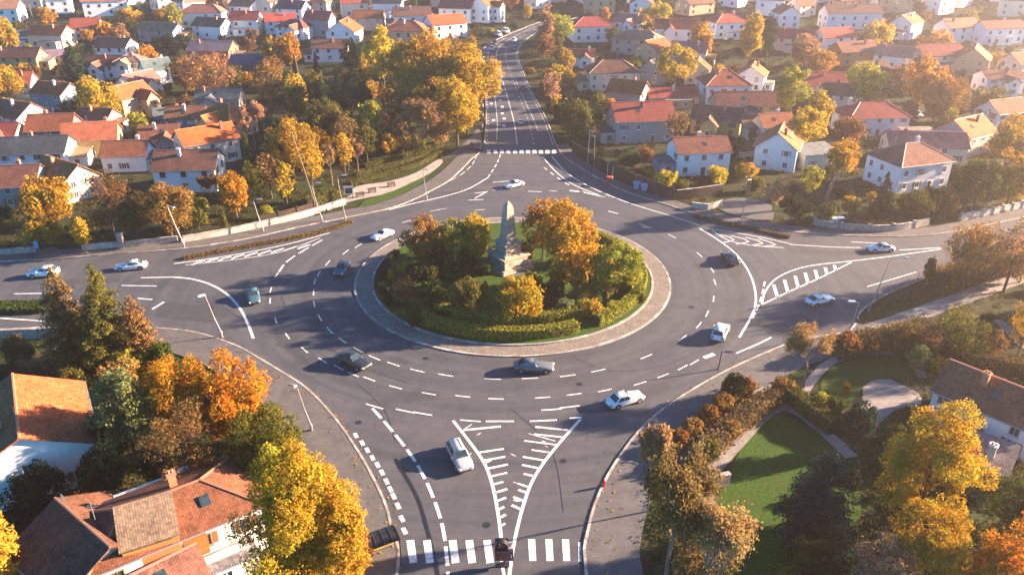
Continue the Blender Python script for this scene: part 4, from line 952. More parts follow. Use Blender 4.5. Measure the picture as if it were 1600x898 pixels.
for a in [
 (1555, 143, 13, 8, 4, 5, 2, 'gable', 'brown', 'white'), (1283, 150, 15, 10, 0, 4.6, 3, 'gable', 'red', 'stone'), (1318, 168, 14, 9, -14, 4.6, 2.6, 'gable', 'brown', 'cream'),
 (955, 137, 17, 11, 4, 6, 3.4, 'hip', 'brown', 'cream'), (980, 167, 11, 9, -28, 5.2, 3, 'gable', 'orange', 'stone'), (1048, 164, 16, 6.5, 8, 3.2, 2, 'gable', 'red', 'tan'),
 (1127, 158, 14, 12, 3, 6.2, 3.8, 'hip', 'rust', 'white'), (1160, 184, 18, 9, 2, 4.6, 3, 'gable', 'brown', 'tan'), (1118, 206, 13, 9, -20, 4.2, 2.8, 'gable', 'brown', 'yellow'), (1167, 199, 9, 8, 10, 3.6, 2.5, 'hip', 'slate', 'white'),
 (1020, 128, 10, 9, 62, 4.8, 3, 'gable', 'slate', 'blue'), (1088, 129, 9, 8, 75, 5, 3, 'gable', 'orange', 'cream'), (1053, 68, 16, 9, 4, 6.5, 3, 'gable', 'red', 'white'), (995, 82, 19, 10, -6, 5.5, 3, 'hip', 'pink', 'stone'), (1020, 94, 12, 9, 40, 5, 2.8, 'gable', 'orange', 'tan'),
 (922, 62, 17, 11, 3, 6, 3.2, 'hip', 'red', 'white'), (985, 56, 13, 9, -40, 6, 2.8, 'gable', 'pink', 'white'), (1133, 57, 14, 10, 8, 6.2, 3, 'hip', 'red', 'white'), (908, 101, 10, 6, 2, 3.6, 2, 'gable', 'red', 'white'), (1172, 138, 11, 9, 68, 5, 3, 'gable', 'orange', 'white'),
 (1330, 99, 16, 9, 6, 5, 3, 'gable', 'brown', 'orange'), (1300, 76, 15, 9, 30, 5, 3, 'gable', 'red', 'white'), (1458, 106, 16, 10, 0, 5.2, 3.4, 'gable', 'red', 'cream'), (1515, 113, 14, 11, 58, 5.2, 4, 'gable', 'rust', 'tan'), (1412, 57, 14, 9, 50, 6, 3, 'gable', 'orange', 'white'),
 (1555, 66, 19, 8, 2, 6, 2.4, 'gable', 'red', 'white'), (1325, 43, 25, 9, 8, 6.5, 3, 'gable', 'brown', 'white'), (1225, 42, 12, 9, 78, 6, 3, 'gable', 'orange', 'white'), (1590, 118, 12, 9, 20, 5, 3, 'gable', 'orange', 'cream'), (1395, 105, 13, 9, -30, 4.6, 3, 'gable', 'pink', 'white'),
 (36, 206, 13, 10, -24, 5.4, 3.2, 'gable', 'rust', 'white'), (92, 224, 11, 8.5, 6, 4.6, 3.2, 'gable', 'rust', 'dark'), (152, 242, 12, 9, 16, 5.0, 3.2, 'gable', 'rust', 'yellow'), (66, 262, 15, 9, 8, 4.8, 2.8, 'gable', 'slate', 'white'), (20, 315, 14, 9.5, 10, 4.8, 3.0, 'gable', 'brown', 'blue'),
 (110, 303, 12, 8, -32, 4.6, 3, 'gable', 'orange', 'cream'), (8, 232, 10, 8, 4, 4.0, 2.6, 'gable', 'red', 'cream'), (94, 167, 12, 9, -18, 4.8, 2.8, 'gable', 'orange', 'blue'), (207, 180, 11, 9.5, 60, 6, 3.2, 'gable', 'orange', 'tan'), (211, 120, 9, 8, 4, 6, 2, 'hip', 'tan', 'cream'),
 (186, 94, 13, 9, 2, 5.4, 2.8, 'gable', 'brown', 'white'), (170, 121, 12, 8, 0, 4.8, 2.8, 'gable', 'brown', 'white'), (222, 150, 11, 8, 62, 5, 2.6, 'gable', 'pink', 'white'), (336, 97, 16, 10, -6, 5, 2.8, 'gable', 'grey', 'brick'), (248, 129, 9, 7, 42, 5, 3, 'gable', 'teal', 'white'),
 (85, 72, 15, 9, -18, 5, 3, 'gable', 'orange', 'cream'), (30, 107, 19, 8, 2, 4.6, 2.8, 'gable', 'brown', 'yellow'), (82, 99, 10, 8, 6, 3.2, 1.6, 'gable', 'grey', 'tan'), (255, 63, 18, 8, -8, 4.4, 2.6, 'gable', 'tan', 'blue'), (297, 205, 10, 8, 8, 4.2, 2.6, 'gable', 'brown', 'white'),
 (357, 210, 13, 10, -26, 5.2, 3.4, 'hip', 'orange', 'tan'), (270, 197, 8, 7, 20, 3.2, 2, 'gable', 'teal', 'blue'), (347, 169, 13, 7, 2, 3.8, 2, 'gable', 'teal', 'stone'), (390, 113, 11, 8, 10, 4, 2.4, 'gable', 'teal', 'dark'), (322, 40, 19, 10, 4, 6, 3, 'hip', 'pink', 'white'), (335, 58, 14, 9, -8, 5, 2.8, 'gable', 'brown', 'white'),
 (46, 70, 9, 7, 4, 4, 1.6, 'gable', 'grey', 'white'), (14, 34, 13, 10, 20, 6, 3, 'gable', 'pink', 'white'), (388, 30, 13, 9, -30, 6, 3, 'gable', 'pink', 'white'), (388, 52, 12, 9, 4, 6, 3, 'gable', 'red', 'white'),
 (416, 28, 11, 10, 80, 7, 3, 'gable', 'brown', 'cream'), (460, 30, 13, 9, 0, 5, 3, 'gable', 'slate', 'white'), (502, 54, 11, 9, 2, 6.5, 3, 'gable', 'red', 'blue'), (440, 50, 13, 9, 10, 5, 2.6, 'gable', 'red', 'white'), (464, 58, 14, 10, -10, 4.6, 2.6, 'hip', 'brown', 'white'), (540, 66, 13, 12, 74, 5, 4, 'gable', 'orange', 'white'),
 (578, 45, 13, 9, 6, 5, 2.6, 'gable', 'rust', 'stone'), (645, 45, 16, 9, 4, 6, 3, 'gable', 'brown', 'white'), (636, 69, 18, 12, -4, 6, 3.4, 'hip', 'rust', 'tan'), (696, 58, 16, 10, 32, 6, 3, 'gable', 'orange', 'white'), (716, 33, 15, 10, -20, 6, 3, 'gable', 'red', 'white'), (760, 32, 13, 10, 60, 7, 3, 'gable', 'orange', 'white'),
 (518, 94, 13, 8, -4, 5, 2.6, 'gable', 'brown', 'white'), (608, 25, 13, 9, 0, 6, 3, 'gable', 'slate', 'white'), (555, 25, 12, 9, 30, 6, 3, 'gable', 'red', 'cream'), (140, 60, 11, 8, 12, 5, 3, 'gable', 'red', 'white'), (1075, 100, 13, 9, -8, 5, 3, 'gable', 'pink', 'cream'),
 (1240, 78, 14, 9, -20, 5, 3, 'gable', 'red', 'cream'), (1490, 62, 15, 9, 10, 5.4, 3, 'gable', 'pink', 'white'), (1355, 130, 12, 8, 12, 4.4, 3, 'gable', 'brown', 'stone'), (1450, 140, 12, 8, -6, 4.4, 2.6, 'gable', 'rust', 'cream'), (1205, 215, 9, 7, 10, 4, 2.5, 'gable', 'rust', 'cream'),
 (1560, 195, 12, 8, 20, 4.5, 2.8, 'gable', 'rust', 'white'), (160, 205, 9, 7, -10, 4, 2.4, 'gable', 'brown', 'cream'), (255, 232, 9, 7, 14, 3.6, 2.4, 'gable', 'brown', 'stone'), (205, 262, 10, 7, 6, 4, 2.6, 'gable', 'rust', 'white'), (25, 150, 13, 8, 12, 4.6, 2.8, 'gable', 'rust', 'cream'),
 ]: house(*a[:4], a[4] + (rx.uniform(-14, 14) if a[1] < 112 else 0), *a[5:], door=False, extra=annex(a))
# top of the frame: rows of houses up the slope
rh = random.Random(21)
def road_near(x, y, m_):
    return min((Vector((x, y)) - p.xy).length for p in NROAD) < m_
for row, py in enumerate((22, 12, 3, -7, -18)):
    px = -30 + rh.uniform(0, 40)
    while px < 1640:
        q = G(px + rh.uniform(-8, 8), py + rh.uniform(-4, 4)); w = rh.uniform(10, 19); d = rh.uniform(8, 10.5)
        if not road_near(q.x, q.y, 12) and all((q.x - x) ** 2 + (q.y - y) ** 2 > (r + w * .5) ** 2 for x, y, r in FPRINT if abs(y - q.y) < 30):
            pp = proj(q)
            house(pp[0], pp[1], w, d, rh.choice((0, 4, -8, 12, 30, -30, 60, 80, -60, 45, -45, 22, -20)), rh.uniform(4.5, 7), rh.uniform(2.6, 3.4), rh.choice(('gable', 'gable', 'hip')), rh.choice(('red', 'red', 'rust', 'rust', 'orange', 'pink', 'brown')), rh.choice(('white', 'white', 'white', 'cream', 'stone', 'tan')), pos=q, door=False)
        px += rh.uniform(46, 78)
# ------------------------------------------------------------------ trees placed from the photograph
IS = 'trees and shrubs planted on the island'
for a in [
 (886, 445, 303, 104, 'round', 'orange', 'big bright orange tree right of the obelisk'), (848, 408, 308, 64, 'round', 'amber', 'amber tree directly behind and right of the obelisk'),
 (664, 418, 337, 78, 'round', 'copper', 'copper brown tree at the back left of the island'), (708, 412, 340, 58, 'round', 'lime', 'yellow green tree between copper brown and yellow island trees'), (744, 410, 331, 60, 'round', 'yellow', 'yellow tree just left behind the obelisk'),
 (962, 466, 377, 72, 'round', 'lime', 'rounded yellow green tree at the right of the island'), (946, 462, 402, 46, 'round', 'gold', 'golden small tree between orange and yellow green island trees'), (930, 483, 426, 26, 'cone', 'green', 'slim green conifer at front right of the island'),
 (812, 503, 434, 88, 'round', 'gold', 'golden spreading tree in front of the obelisk'), (730, 504, 432, 54, 'round', 'olive', 'olive yellow upright tree left of the golden front tree'), (634, 478, 430, 52, 'thin', 'brown', 'brown thin tree at the island left'), (680, 488, 436, 50, 'round', 'green', 'green bushy tree between brown and olive island trees'),
 (673, 437, 414, 28, 'round', 'olive', 'small olive shrub left of the island path'), (637, 430, 412, 30, 'round', 'gold', 'golden shrub below the copper brown tree'), (882, 498, 467, 38, 'round', 'sage', 'pale green shrub behind the inner front hedge'), (908, 488, 461, 26, 'round', 'lime', 'yellow green shrub beside the slim island conifer'),
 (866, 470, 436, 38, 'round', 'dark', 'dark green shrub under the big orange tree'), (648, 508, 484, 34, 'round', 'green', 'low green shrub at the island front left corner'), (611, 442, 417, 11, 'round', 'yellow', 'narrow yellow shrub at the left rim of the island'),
 (700, 448, 424, 32, 'round', 'dark', 'dark green shrub in the middle of the island left'), (742, 474, 446, 36, 'round', 'green', 'green shrub in front left of the plinth'), (655, 400, 375, 30, 'round', 'rust', 'rust shrub at the back left rim of the island'), (905, 410, 372, 40, 'round', 'amber', 'amber tree filling behind the big orange tree'), (780, 505, 486, 34, 'round', 'dark', 'low dark shrub beneath the golden front tree'),
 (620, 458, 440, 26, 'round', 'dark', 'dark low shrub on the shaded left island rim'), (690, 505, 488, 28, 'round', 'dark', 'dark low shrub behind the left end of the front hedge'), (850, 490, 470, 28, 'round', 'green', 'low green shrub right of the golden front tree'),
 (690, 425, 388, 46, 'round', 'dark', 'dark green tree low between two amber island trees at left'), (730, 425, 392, 40, 'round', 'green', 'green shrub below the yellow back tree'), (905, 455, 400, 50, 'round', 'gold', 'golden tree low beneath the big orange tree'), (872, 446, 412, 40, 'round', 'amber', 'amber shrub tree filling right of the plinth'), (1000, 470, 448, 30, 'round', 'olive', 'olive shrub at the far right rim of the island'), (960, 492, 470, 28, 'round', 'lime', 'yellow green shrub at the right front rim of the island'), (985, 420, 392, 34, 'round', 'green', 'green shrub at the back right rim of the island'),
 (985, 455, 405, 40, 'round', 'olive', 'olive shrub tree at the right rim of the island'), (778, 405, 382, 40, 'round', 'green', 'green shrub directly behind the obelisk'), (815, 410, 378, 42, 'round', 'olive', 'olive shrub behind and right of the obelisk'), (835, 445, 424, 30, 'round', 'lime', 'yellow green shrub at the right foot of the plinth'), (700, 470, 442, 40, 'round', 'olive', 'olive shrub left of the upright olive yellow tree'), (752, 458, 440, 24, 'round', 'brown', 'brown shrub at the left foot of the plinth'), (925, 500, 470, 34, 'round', 'gold', 'golden shrub at the right end of the inner hedge'), (650, 440, 412, 34, 'round', 'dark', 'dark shrub left of the island path'), (718, 500, 478, 26, 'round', 'dark', 'dark shrub under the upright olive yellow tree')]:
    tree(*a[:6], label=a[6], group=IS)
for a in [
 # park, north-west
 (730, 208, 66, 104, 'round', 'gold', 'huge golden tree overhanging the left side of the north road'), (688, 198, 46, 128, 'round', 'amber', 'huge amber tree crowning the park left of the north road'), (648, 190, 50, 96, 'round', 'gold', 'tall golden tree left of the huge amber tree'), (715, 228, 112, 80, 'round', 'gold', 'golden tree low in front of the huge park trees'),
 (712, 202, 58, 112, 'round', 'gold', 'golden tree joining the huge amber and huge golden park trees'), (668, 215, 95, 84, 'round', 'amber', 'amber tree in front of the huge amber park tree'), (602, 152, 36, 54, 'round', 'yellow', 'tall bright yellow tree with narrow crown above the park'), (568, 127, 80, 19, 'round', 'yellow', 'slim yellow poplar left of the tall yellow tree'), (553, 127, 56, 40, 'round', 'dark', 'tall dark green tree left of the yellow poplar'), (497, 132, 80, 18, 'cone', 'dark', 'narrow dark cypress beside a small white house'),
 (662, 238, 153, 62, 'bare', 'tan', 'pale trunked bare tree with tan leaves above the park hedges'), (585, 238, 152, 50, 'round', 'lime', 'yellow green tree above the middle of the park hedges'), (512, 242, 150, 60, 'round', 'olive', 'olive golden tree in the middle of the park'), (460, 278, 180, 76, 'round', 'amber', 'broad amber tree at the left of the park'),
 (490, 302, 214, 48, 'thin', 'gold', 'thin golden tree right behind the pale roadside wall'), (450, 326, 250, 37, 'thin', 'yellow', 'small yellow tree with pale trunk near the street lamps'), (425, 172, 92, 52, 'thin', 'copper', 'sparse copper tree at the upper left of the park'), (455, 112, 47, 42, 'round', 'orange', 'rounded orange tree above the park'), (428, 114, 56, 36, 'round', 'amber', 'amber tree left of the rounded orange one'),
 (330, 162, 78, 82, 'thin', 'tan', 'broad tan tree behind the orange hipped roof'), (292, 152, 86, 52, 'round', 'copper', 'copper tree left of the broad tan tree'), (365, 142, 102, 36, 'round', 'olive', 'olive tree right of the broad tan tree'), (155, 194, 122, 80, 'round', 'yellow', 'broad bright yellow tree among the houses at left'), (122, 132, 66, 50, 'cedar', 'dark', 'dark cedar with layered boughs at upper left'), (151, 108, 62, 26, 'cone', 'dark', 'slim dark conifer right of the layered cedar'),
 (12, 164, 95, 62, 'round', 'gold', 'golden tree at the left edge above rust roofs'), (8, 87, 24, 54, 'round', 'gold', 'golden tree in the upper left corner'), (162, 62, 33, 32, 'round', 'orange', None), (138, 68, 45, 23, 'round', 'orange', None), (190, 77, 36, 30, 'round', 'tan', None), (206, 47, 10, 38, 'round', 'yellow', None), (275, 50, 4, 32, 'round', 'lime', None), (74, 47, 10, 32, 'round', 'orange', None),
 (235, 114, 70, 42, 'round', 'orange', None), (268, 93, 53, 48, 'round', 'dark', None), (82, 352, 278, 96, 'round', 'amber', 'broad amber tree beside the bluish house at left'), (70, 389, 343, 60, 'round', 'gold', 'low golden tree overhanging the pavement at the far left'), (135, 398, 338, 32, 'round', 'gold', 'small upright golden tree standing on the left pavement'),
 (180, 372, 268, 78, 'thin', 'brown', 'brown thinning tree behind the left roadside wall'), (216, 376, 308, 54, 'round', 'olive', 'olive golden tree left of the first street lamp'), (270, 374, 282, 80, 'round', 'copper', 'copper golden tree in front of the mottled brown roof'), (372, 347, 266, 54, 'round', 'orange', 'bright orange tree right of the white gable'), (312, 360, 322, 46, 'round', 'olive', None), (352, 360, 322, 18, 'cone', 'olive', None), (330, 310, 275, 40, 'bare', 'brown', 'leafless tree in front of the white gable'),
 (400, 330, 255, 46, 'thin', 'olive', None), (425, 310, 235, 50, 'thin', 'brown', None), (545, 262, 170, 48, 'thin', 'brown', 'brown thin tree in the shade of the park'), (615, 225, 128, 50, 'thin', 'brown', 'dark brown thinning tree below the tall yellow tree'), (535, 215, 128, 50, 'round', 'olive', None), (470, 205, 128, 46, 'thin', 'olive', None), (400, 235, 160, 40, 'bare', 'pink', 'pinkish bare tree at the left side of the park'), (640, 205, 140, 40, 'round', 'olive', None), (570, 195, 125, 40, 'round', 'dark', None), (430, 240, 175, 46, 'round', 'dark', None), (500, 185, 120, 46, 'round', 'dark', None),
 (610, 250, 205, 30, 'round', 'gold', None), (575, 258, 188, 40, 'thin', 'olive', None), (630, 246, 180, 44, 'thin', 'brown', None), (540, 275, 205, 36, 'thin', 'gold', None), (520, 290, 225, 34, 'bare', 'tan', None), (690, 235, 175, 40, 'thin', 'tan', None), (600, 235, 165, 36, 'bare', 'pink', None), (655, 248, 212, 26, 'round', 'olive', None), (560, 268, 225, 32, 'bare', 'tan', None), (683, 228, 190, 30, 'round', 'gold', None),
 # north-east
 (882, 130, 70, 31, 'round', 'gold', 'golden tree right of the north road in front of small red roof'), (852, 94, 0, 32, 'round', 'tan', 'tall tan poplar where the north road bends away'), (872, 74, 20, 56, 'round', 'lime', None), (850, 97, 50, 36, 'round', 'rust', None), (861, 166, 110, 36, 'thin', 'pink', 'pinkish sparse tree on the right verge of the north road'), (884, 202, 150, 52, 'round', 'dark', 'dark green bushy tree on the right bank of the north road'), (916, 208, 158, 54, 'round', 'dark', 'dark green bushy tree left of the big stone house'), (936, 186, 145, 42, 'round', 'olive', None), (953, 187, 152, 23, 'round', 'orange', None), (858, 150, 118, 30, 'round', 'dark', None),
 (1052, 143, 66, 58, 'round', 'yellow', 'bright yellow tree above the low red roof at right'), (1092, 97, 32, 46, 'round', 'orange', 'rounded orange tree at upper right of centre'), (1168, 110, 10, 36, 'round', 'gold', 'tall golden tree at upper right next to a dark one'), (1196, 100, 22, 36, 'round', 'dark', 'tall dark tree right of the tall golden one'), (1025, 47, 3, 46, 'round', 'yellow', None), (1008, 64, 24, 24, 'round', 'amber', None), (945, 42, 10, 17, 'round', 'orange', None), (955, 74, 40, 24, 'round', 'olive', None),
 (1232, 197, 100, 54, 'round', 'lime', 'tall yellow green tree left of the red hipped roof'), (1272, 224, 140, 48, 'round', 'gold', 'golden green tree touching the left end of the red hipped roof'), (1345, 170, 95, 72, 'round', 'lime', 'broad yellow green tree behind the red hipped roof'), (1432, 172, 84, 72, 'round', 'orange', 'broad orange tree in the hazy upper right'), (1470, 192, 125, 82, 'round', 'copper', 'copper tree behind the grey stone gabled house'), (1537, 190, 135, 68, 'round', 'olive', 'olive tree right of the copper one near parked cars'), (1370, 74, 33, 46, 'round', 'yellow', None), (1458, 92, 48, 64, 'round', 'orange', None), (1252, 110, 48, 48, 'round', 'tan', None),
 (1578, 264, 178, 92, 'round', 'gold', 'large golden tree at the right edge beside the stone gabled house'), (1290, 322, 220, 70, 'bare', 'amber', 'orange tree with visible bare branches left of the white hipped house'), (1207, 332, 276, 36, 'thin', 'pink', 'pinkish sparse tree beside the roadside lamp at right'), (1373, 339, 270, 48, 'cone', 'dark', 'dense dark cone shaped tree before the white hipped house'), (1422, 346, 293, 54, 'round', 'olive', 'olive rounded tree right of the dark cone tree'), (1520, 327, 245, 78, 'round', 'olive', 'olive tree behind the roadside wall at far right'), (1572, 322, 230, 84, 'round', 'gold', 'large golden tree above the roadside wall at the right edge'),
 (1240, 346, 305, 46, 'round', 'dark', None), (1290, 348, 318, 42, 'round', 'olive', None), (1325, 338, 306, 32, 'round', 'gold', None), (1325, 227, 182, 52, 'round', 'rust', 'rust red tree below the red hipped roof'), (1040, 296, 268, 34, 'round', 'yellow', 'yellow shrub against the dark fence left of the white house'), (1120, 290, 260, 38, 'round', 'yellow', 'yellow shrub in front of the white two storey house'), (1162, 279, 255, 40, 'round', 'gold', None), (985, 262, 240, 40, 'round', 'dark', None), (1015, 285, 262, 30, 'round', 'dark', None), (1180, 300, 276, 26, 'round', 'olive', None), (1010, 250, 228, 26, 'round', 'rust', None),
 # east and south-east
 (1502, 452, 345, 100, 'thin', 'copper', 'wide thin copper tree on the grass strip at right'), (1568, 456, 338, 104, 'thin', 'tan', 'wide thin tan tree at the right edge beside the footpath'), (1444, 455, 400, 23, 'round', 'olive', 'slim olive tree at the tip of the grass strip'), (1592, 442, 375, 62, 'round', 'orange', 'orange tree at the right edge above the footpath'), (1530, 446, 405, 50, 'round', 'copper', None),
 (1255, 606, 503, 84, 'bare', 'tan', 'bare copper tree at the bend of the right pavement'), (1320, 558, 520, 48, 'round', 'rust', None), (1355, 551, 522, 42, 'round', 'rust', None), (1402, 547, 506, 58, 'round', 'brown', 'brown bushy tree beside the footpath at right'), (1495, 557, 480, 82, 'thin', 'olive', 'spreading olive tree with thin crown by the footpath'), (1442, 562, 515, 52, 'round', 'brown', 'brown tree left of the spreading olive one'), (1584, 572, 455, 62, 'thin', 'amber', 'tall amber tree at the right edge over the brown roof'), (1430, 578, 540, 42, 'round', 'sage', None), (1400, 562, 536, 28, 'round', 'green', None), (1467, 584, 560, 32, 'round', 'amber', None), (1540, 552, 515, 50, 'round', 'brown', None),
 (1145, 624, 583, 46, 'round', 'dark', 'dark round shrub at the kerb of the lower right bend'), (1062, 698, 672, 30, 'round', 'rust', None), (1085, 680, 655, 32, 'round', 'copper', None), (1108, 662, 634, 34, 'round', 'rust', None), (1130, 645, 616, 36, 'round', 'copper', None), (1160, 620, 590, 36, 'round', 'rust', None), (1222, 618, 588, 34, 'round', 'copper', None), (1102, 722, 688, 40, 'round', 'olive', None), (1086, 736, 712, 34, 'round', 'dark', None), (1142, 684, 658, 30, 'round', 'copper', None),
 (1335, 702, 626, 60, 'round', 'bluegreen', 'blackish green shrub tree at the corner of the lower lawn'), (1268, 850, 705, 150, 'cedar', 'bluegreen', 'dark spreading conifer standing on the lower right lawn'), (1428, 826, 640, 172, 'round', 'gold', 'large golden tree in front of the long white house'), (1572, 852, 752, 86, 'round', 'green', 'green bushy tree in the lower right corner'), (1430, 940, 790, 122, 'round', 'gold', 'golden tree at the bottom below the large golden tree'), (1558, 965, 812, 134, 'round', 'flame', 'orange tree in the bottom right corner'), (1365, 965, 845, 112, 'thin', 'pink', 'pinkish sparse tree at the bottom right'),
 (1035, 945, 690, 150, 'bare', 'brown', 'big bare branched brown tree at the bottom right of the south road'), (1085, 985, 770, 130, 'bare', 'tan', 'bare tan tree right behind the big brown one at the bottom'), (1012, 800, 660, 50, 'bare', 'tan', 'slim bare tan tree beside the lower right kerb'), (1085, 960, 830, 110, 'thin', 'brown', 'brown sparse tree at the bottom edge near the footpath'), (1300, 650, 620, 34, 'round', 'green', None), (1280, 640, 612, 26, 'round', 'lime', None), (1260, 940, 850, 90, 'round', 'dark', 'dark shrub at the bottom edge below the spreading conifer'), (1325, 770, 735, 34, 'round', 'dark', None), (1320, 615, 597, 18, 'round', 'gold', None), (1500, 790, 745, 60, 'round', 'dark', None), (1210, 960, 890, 70, 'round', 'olive', None), (1395, 700, 660, 40, 'round', 'olive', None),
 # south-west
 (122, 572, 418, 100, 'cedar', 'brown', 'dark brown cedar nearest the left edge'), (182, 574, 414, 108, 'cedar', 'olive', 'tallest dark olive cedar of the group at left'), (228, 572, 462, 76, 'cedar', 'brown', 'smaller dark brown cedar right of the tallest one'), (255, 583, 535, 48, 'round', 'green', 'green bush under the cedars'), (208, 588, 545, 52, 'round', 'lime', 'yellow green bush under the tallest cedar'), (218, 735, 568, 98, 'round', 'sage', 'pale green tree right of the orange roofed house'),
 (300, 705, 548, 112, 'round', 'orange', 'orange tree beside the pale green one'), (380, 702, 545, 124, 'round', 'flame', 'bright orange tree nearest the left kerb'), (305, 785, 630, 112, 'thin', 'brown', 'brown thinning tree behind the rambling tiled house'), (430, 765, 630, 122, 'round', 'olive', 'olive tree under the bright orange one'), (490, 985, 688, 204, 'round', 'gold', 'great golden tree at the bottom left of the south road'), (552, 985, 740, 96, 'round', 'amber', 'amber tree leaning out at the right of the great golden tree'),
 (22, 945, 748, 108, 'cedar', 'amber', 'amber tinged conifer in the bottom left corner'), (66, 800, 736, 92, 'round', 'dark', 'dark bush against the white gable at left'), (190, 722, 640, 70, 'round', 'dark', 'dark tree right behind the orange roofed house'), (395, 745, 690, 56, 'round', 'olive', None), (432, 800, 690, 70, 'round', 'lime', 'yellow green tree between the olive and great golden trees'), (175, 790, 690, 80, 'round', 'dark', None), (45, 575, 528, 60, 'bare', 'brown', None), (255, 775, 690, 60, 'round', 'dark', None), (430, 690, 640, 50, 'round', 'lime', None), (250, 650, 580, 50, 'round', 'green', None), (560, 900, 830, 60, 'round', 'rust', None),
 ]: tree(*a[:6], label=a[6])
# ------------------------------------------------------------------ automatic filling of the remaining gaps
allpoly = [ASPH, NROAD] + PAVE
boxes = []
for p in allpoly:
    X = [q[0] for q in p]; Y = [q[1] for q in p]; boxes.append((min(X), max(X), min(Y), max(Y)))
def blocked(x, y, m_=0):
    for poly, bx in zip(allpoly, boxes):
        if bx[0] - m_ <= x <= bx[1] + m_ and bx[2] - m_ <= y <= bx[3] + m_:
            for dx, dy in ((0, 0), (m_, 0), (-m_, 0), (0, m_), (0, -m_)):
                if pip(x + dx, y + dy, poly): return True
    return False
def onroad(px, py):
    q = G(px, py)
    for poly in (ASPH, NROAD):
        if pip(q.x, q.y, poly): return True
    return math.hypot(q.x - C.x, q.y - C.y) < 27
HB = []
for x, y, r, w, d, hh, root in HOUSES:
    p = proj((x, y, h(0, y))); t_ = proj((x, y, h(0, y) + hh)); HB.append((p[0] - r * .8 * F / p[2], p[0] + r * .8 * F / p[2], t_[1], p[1] + 3))
def covers_house(px0, px1, topy, by):
    for a, b, t_, q in HB:
        if by > q and px1 > a and px0 < b and topy < q - .35 * (q - t_): return True
    return False
ri = random.Random(12); k_ = 0
while k_ < 24:
    a_ = ri.uniform(0, 6.283); r_ = 17.0 * math.sqrt(ri.random()); B = Vector((C.x + r_ * math.cos(a_), C.y + r_ * math.sin(a_), .26)); H = ri.uniform(1.0, 2.2); w = H * ri.uniform(1.1, 1.6)
    if (B.xy - OBP.xy).length < 5.0 or (abs(B.x - OBP.x) < 4 and OBP.y - 8 < B.y < OBP.y) or any((B.x - x) ** 2 + (B.y - y) ** 2 < (r * .5 + w * .35) ** 2 for x, y, r in FPRINT): k_ += .2; continue
    plant(B, H, w, 'round', ri.choice(('green', 'olive', 'dark', 'green', 'lime', 'copper', 'gold')), group=IS); k_ += 1
ra = random.Random(5); ntree = sum(1 for o, l, r in TH if o.get('category') == 'tree'); nauto = 0; nshr = 0
cand = []
py = -12.0
while py < 640:
    step = 15 + max(0, py) * .075
    mg = 130 if py > 110 else 20; px = -mg + ra.uniform(0, step)
    while px < 1600 + mg: cand.append((px + ra.uniform(-.4, .4) * step, py + ra.uniform(-.3, .3) * step * .6)); px += step * 1.25
    py += step * .62
ra.shuffle(cand)
for px, py in cand:
    B = G(px, py); s = pxm(B)
    if math.hypot(B.x - C.x, B.y - C.y) < 40: continue
    big = ra.random() < .58 and (ntree + nauto < 299 or not 0 < px < 1600)
    if big:
        H = ra.choice((6, 7.5, 9, 11, 13)) * ra.uniform(.85, 1.15); w = H * ra.uniform(.55, .95)
    if big and py < 130: H *= 1.2; w *= 1.25
    if not big: H = ra.uniform(1.4, 3.8) if py > 210 else ra.uniform(2.6, 4.1); w = H * ra.uniform(.9, 1.5)
    if any((B.x - x) ** 2 + (B.y - y) ** 2 < (r + w * (.30 if big else .25)) ** 2 for x, y, r in FPRINT): continue
    if blocked(B.x, B.y, min(2.5, w * .35)): continue
    top = proj((B.x, B.y, B.z + H)); hw = w * s * .45
    if onroad(px, top[1]) or onroad(px - hw, (py + top[1]) / 2) or onroad(px + hw, (py + top[1]) / 2): continue
    if covers_house(px - hw, px + hw, top[1], py): 
        if H > 4: continue
    if not big and nshr > 270: continue
    colr = ra.choice(('gold', 'amber', 'orange', 'rust', 'copper', 'olive', 'olive', 'lime', 'dark', 'green', 'brown', 'yellow') if big else ('olive', 'dark', 'green', 'brown', 'copper', 'lime', 'gold', 'dark'))
    kind = 'round' if not big else ra.choice(('round',) * 8 + ('thin', 'cone'))
    if kind == 'cone': colr = ra.choice(('dark', 'olive', 'green')); w = H * .4
    plant(B, H, w, kind, colr, auto=True)
    if big: nauto += (1 if 0 < px < 1600 else 0)
    else: nshr += 1
print('trees', ntree, nauto, 'shrubs', nshr, 'houses', len(HOUSES))
# ground cover between everything: low leafy mounds nobody could count
nr.seed(77); P = []; Nn = []; S = []; cnt = 0; tries = 0
while cnt < 9000 and tries < 50000:
    tries += 1
    px = ra.uniform(-260, 1860); py = -15 + 900 * ra.random() ** 1.7
    B = G(px, py)
    if math.hypot(B.x - C.x, B.y - C.y) < 27 or blocked(B.x, B.y, .9): continue
    if any((B.x - x) ** 2 + (B.y - y) ** 2 < (.5 * (w * .5 + d * .5)) ** 2 for x, y, r, w, d, hh, ro in HOUSES): continue
    r = ra.uniform(.6, 2.2); n = 34; d = unit(n); d[:, 2] = np.abs(d[:, 2])
    P.append(np.array(B) + d * np.array([r, r, r * .55]) * nr.uniform(.6, 1, (n, 1))); q = d + unit(n) * .6; Nn.append(q / np.linalg.norm(q, axis=1)[:, None])
    S.append(max(.22, 1.3 / (pxm(B) * .64)) * nr.uniform(.7, 1.4, n)); cnt += 1
P = np.concatenate(P); Nn = np.concatenate(Nn); S = np.concatenate(S)
uo = link('undergrowth', qmesh('undergrowth', quads(P, Nn, S)), 'under_leaf' if 'under_leaf' in M else 'leaf', None, (.075, .062, .020)); uo['kind'] = 'stuff'
TH.append((uo, None, 'skip')); uo['label'] = 'low brown green undergrowth covering the ground between trees and houses'
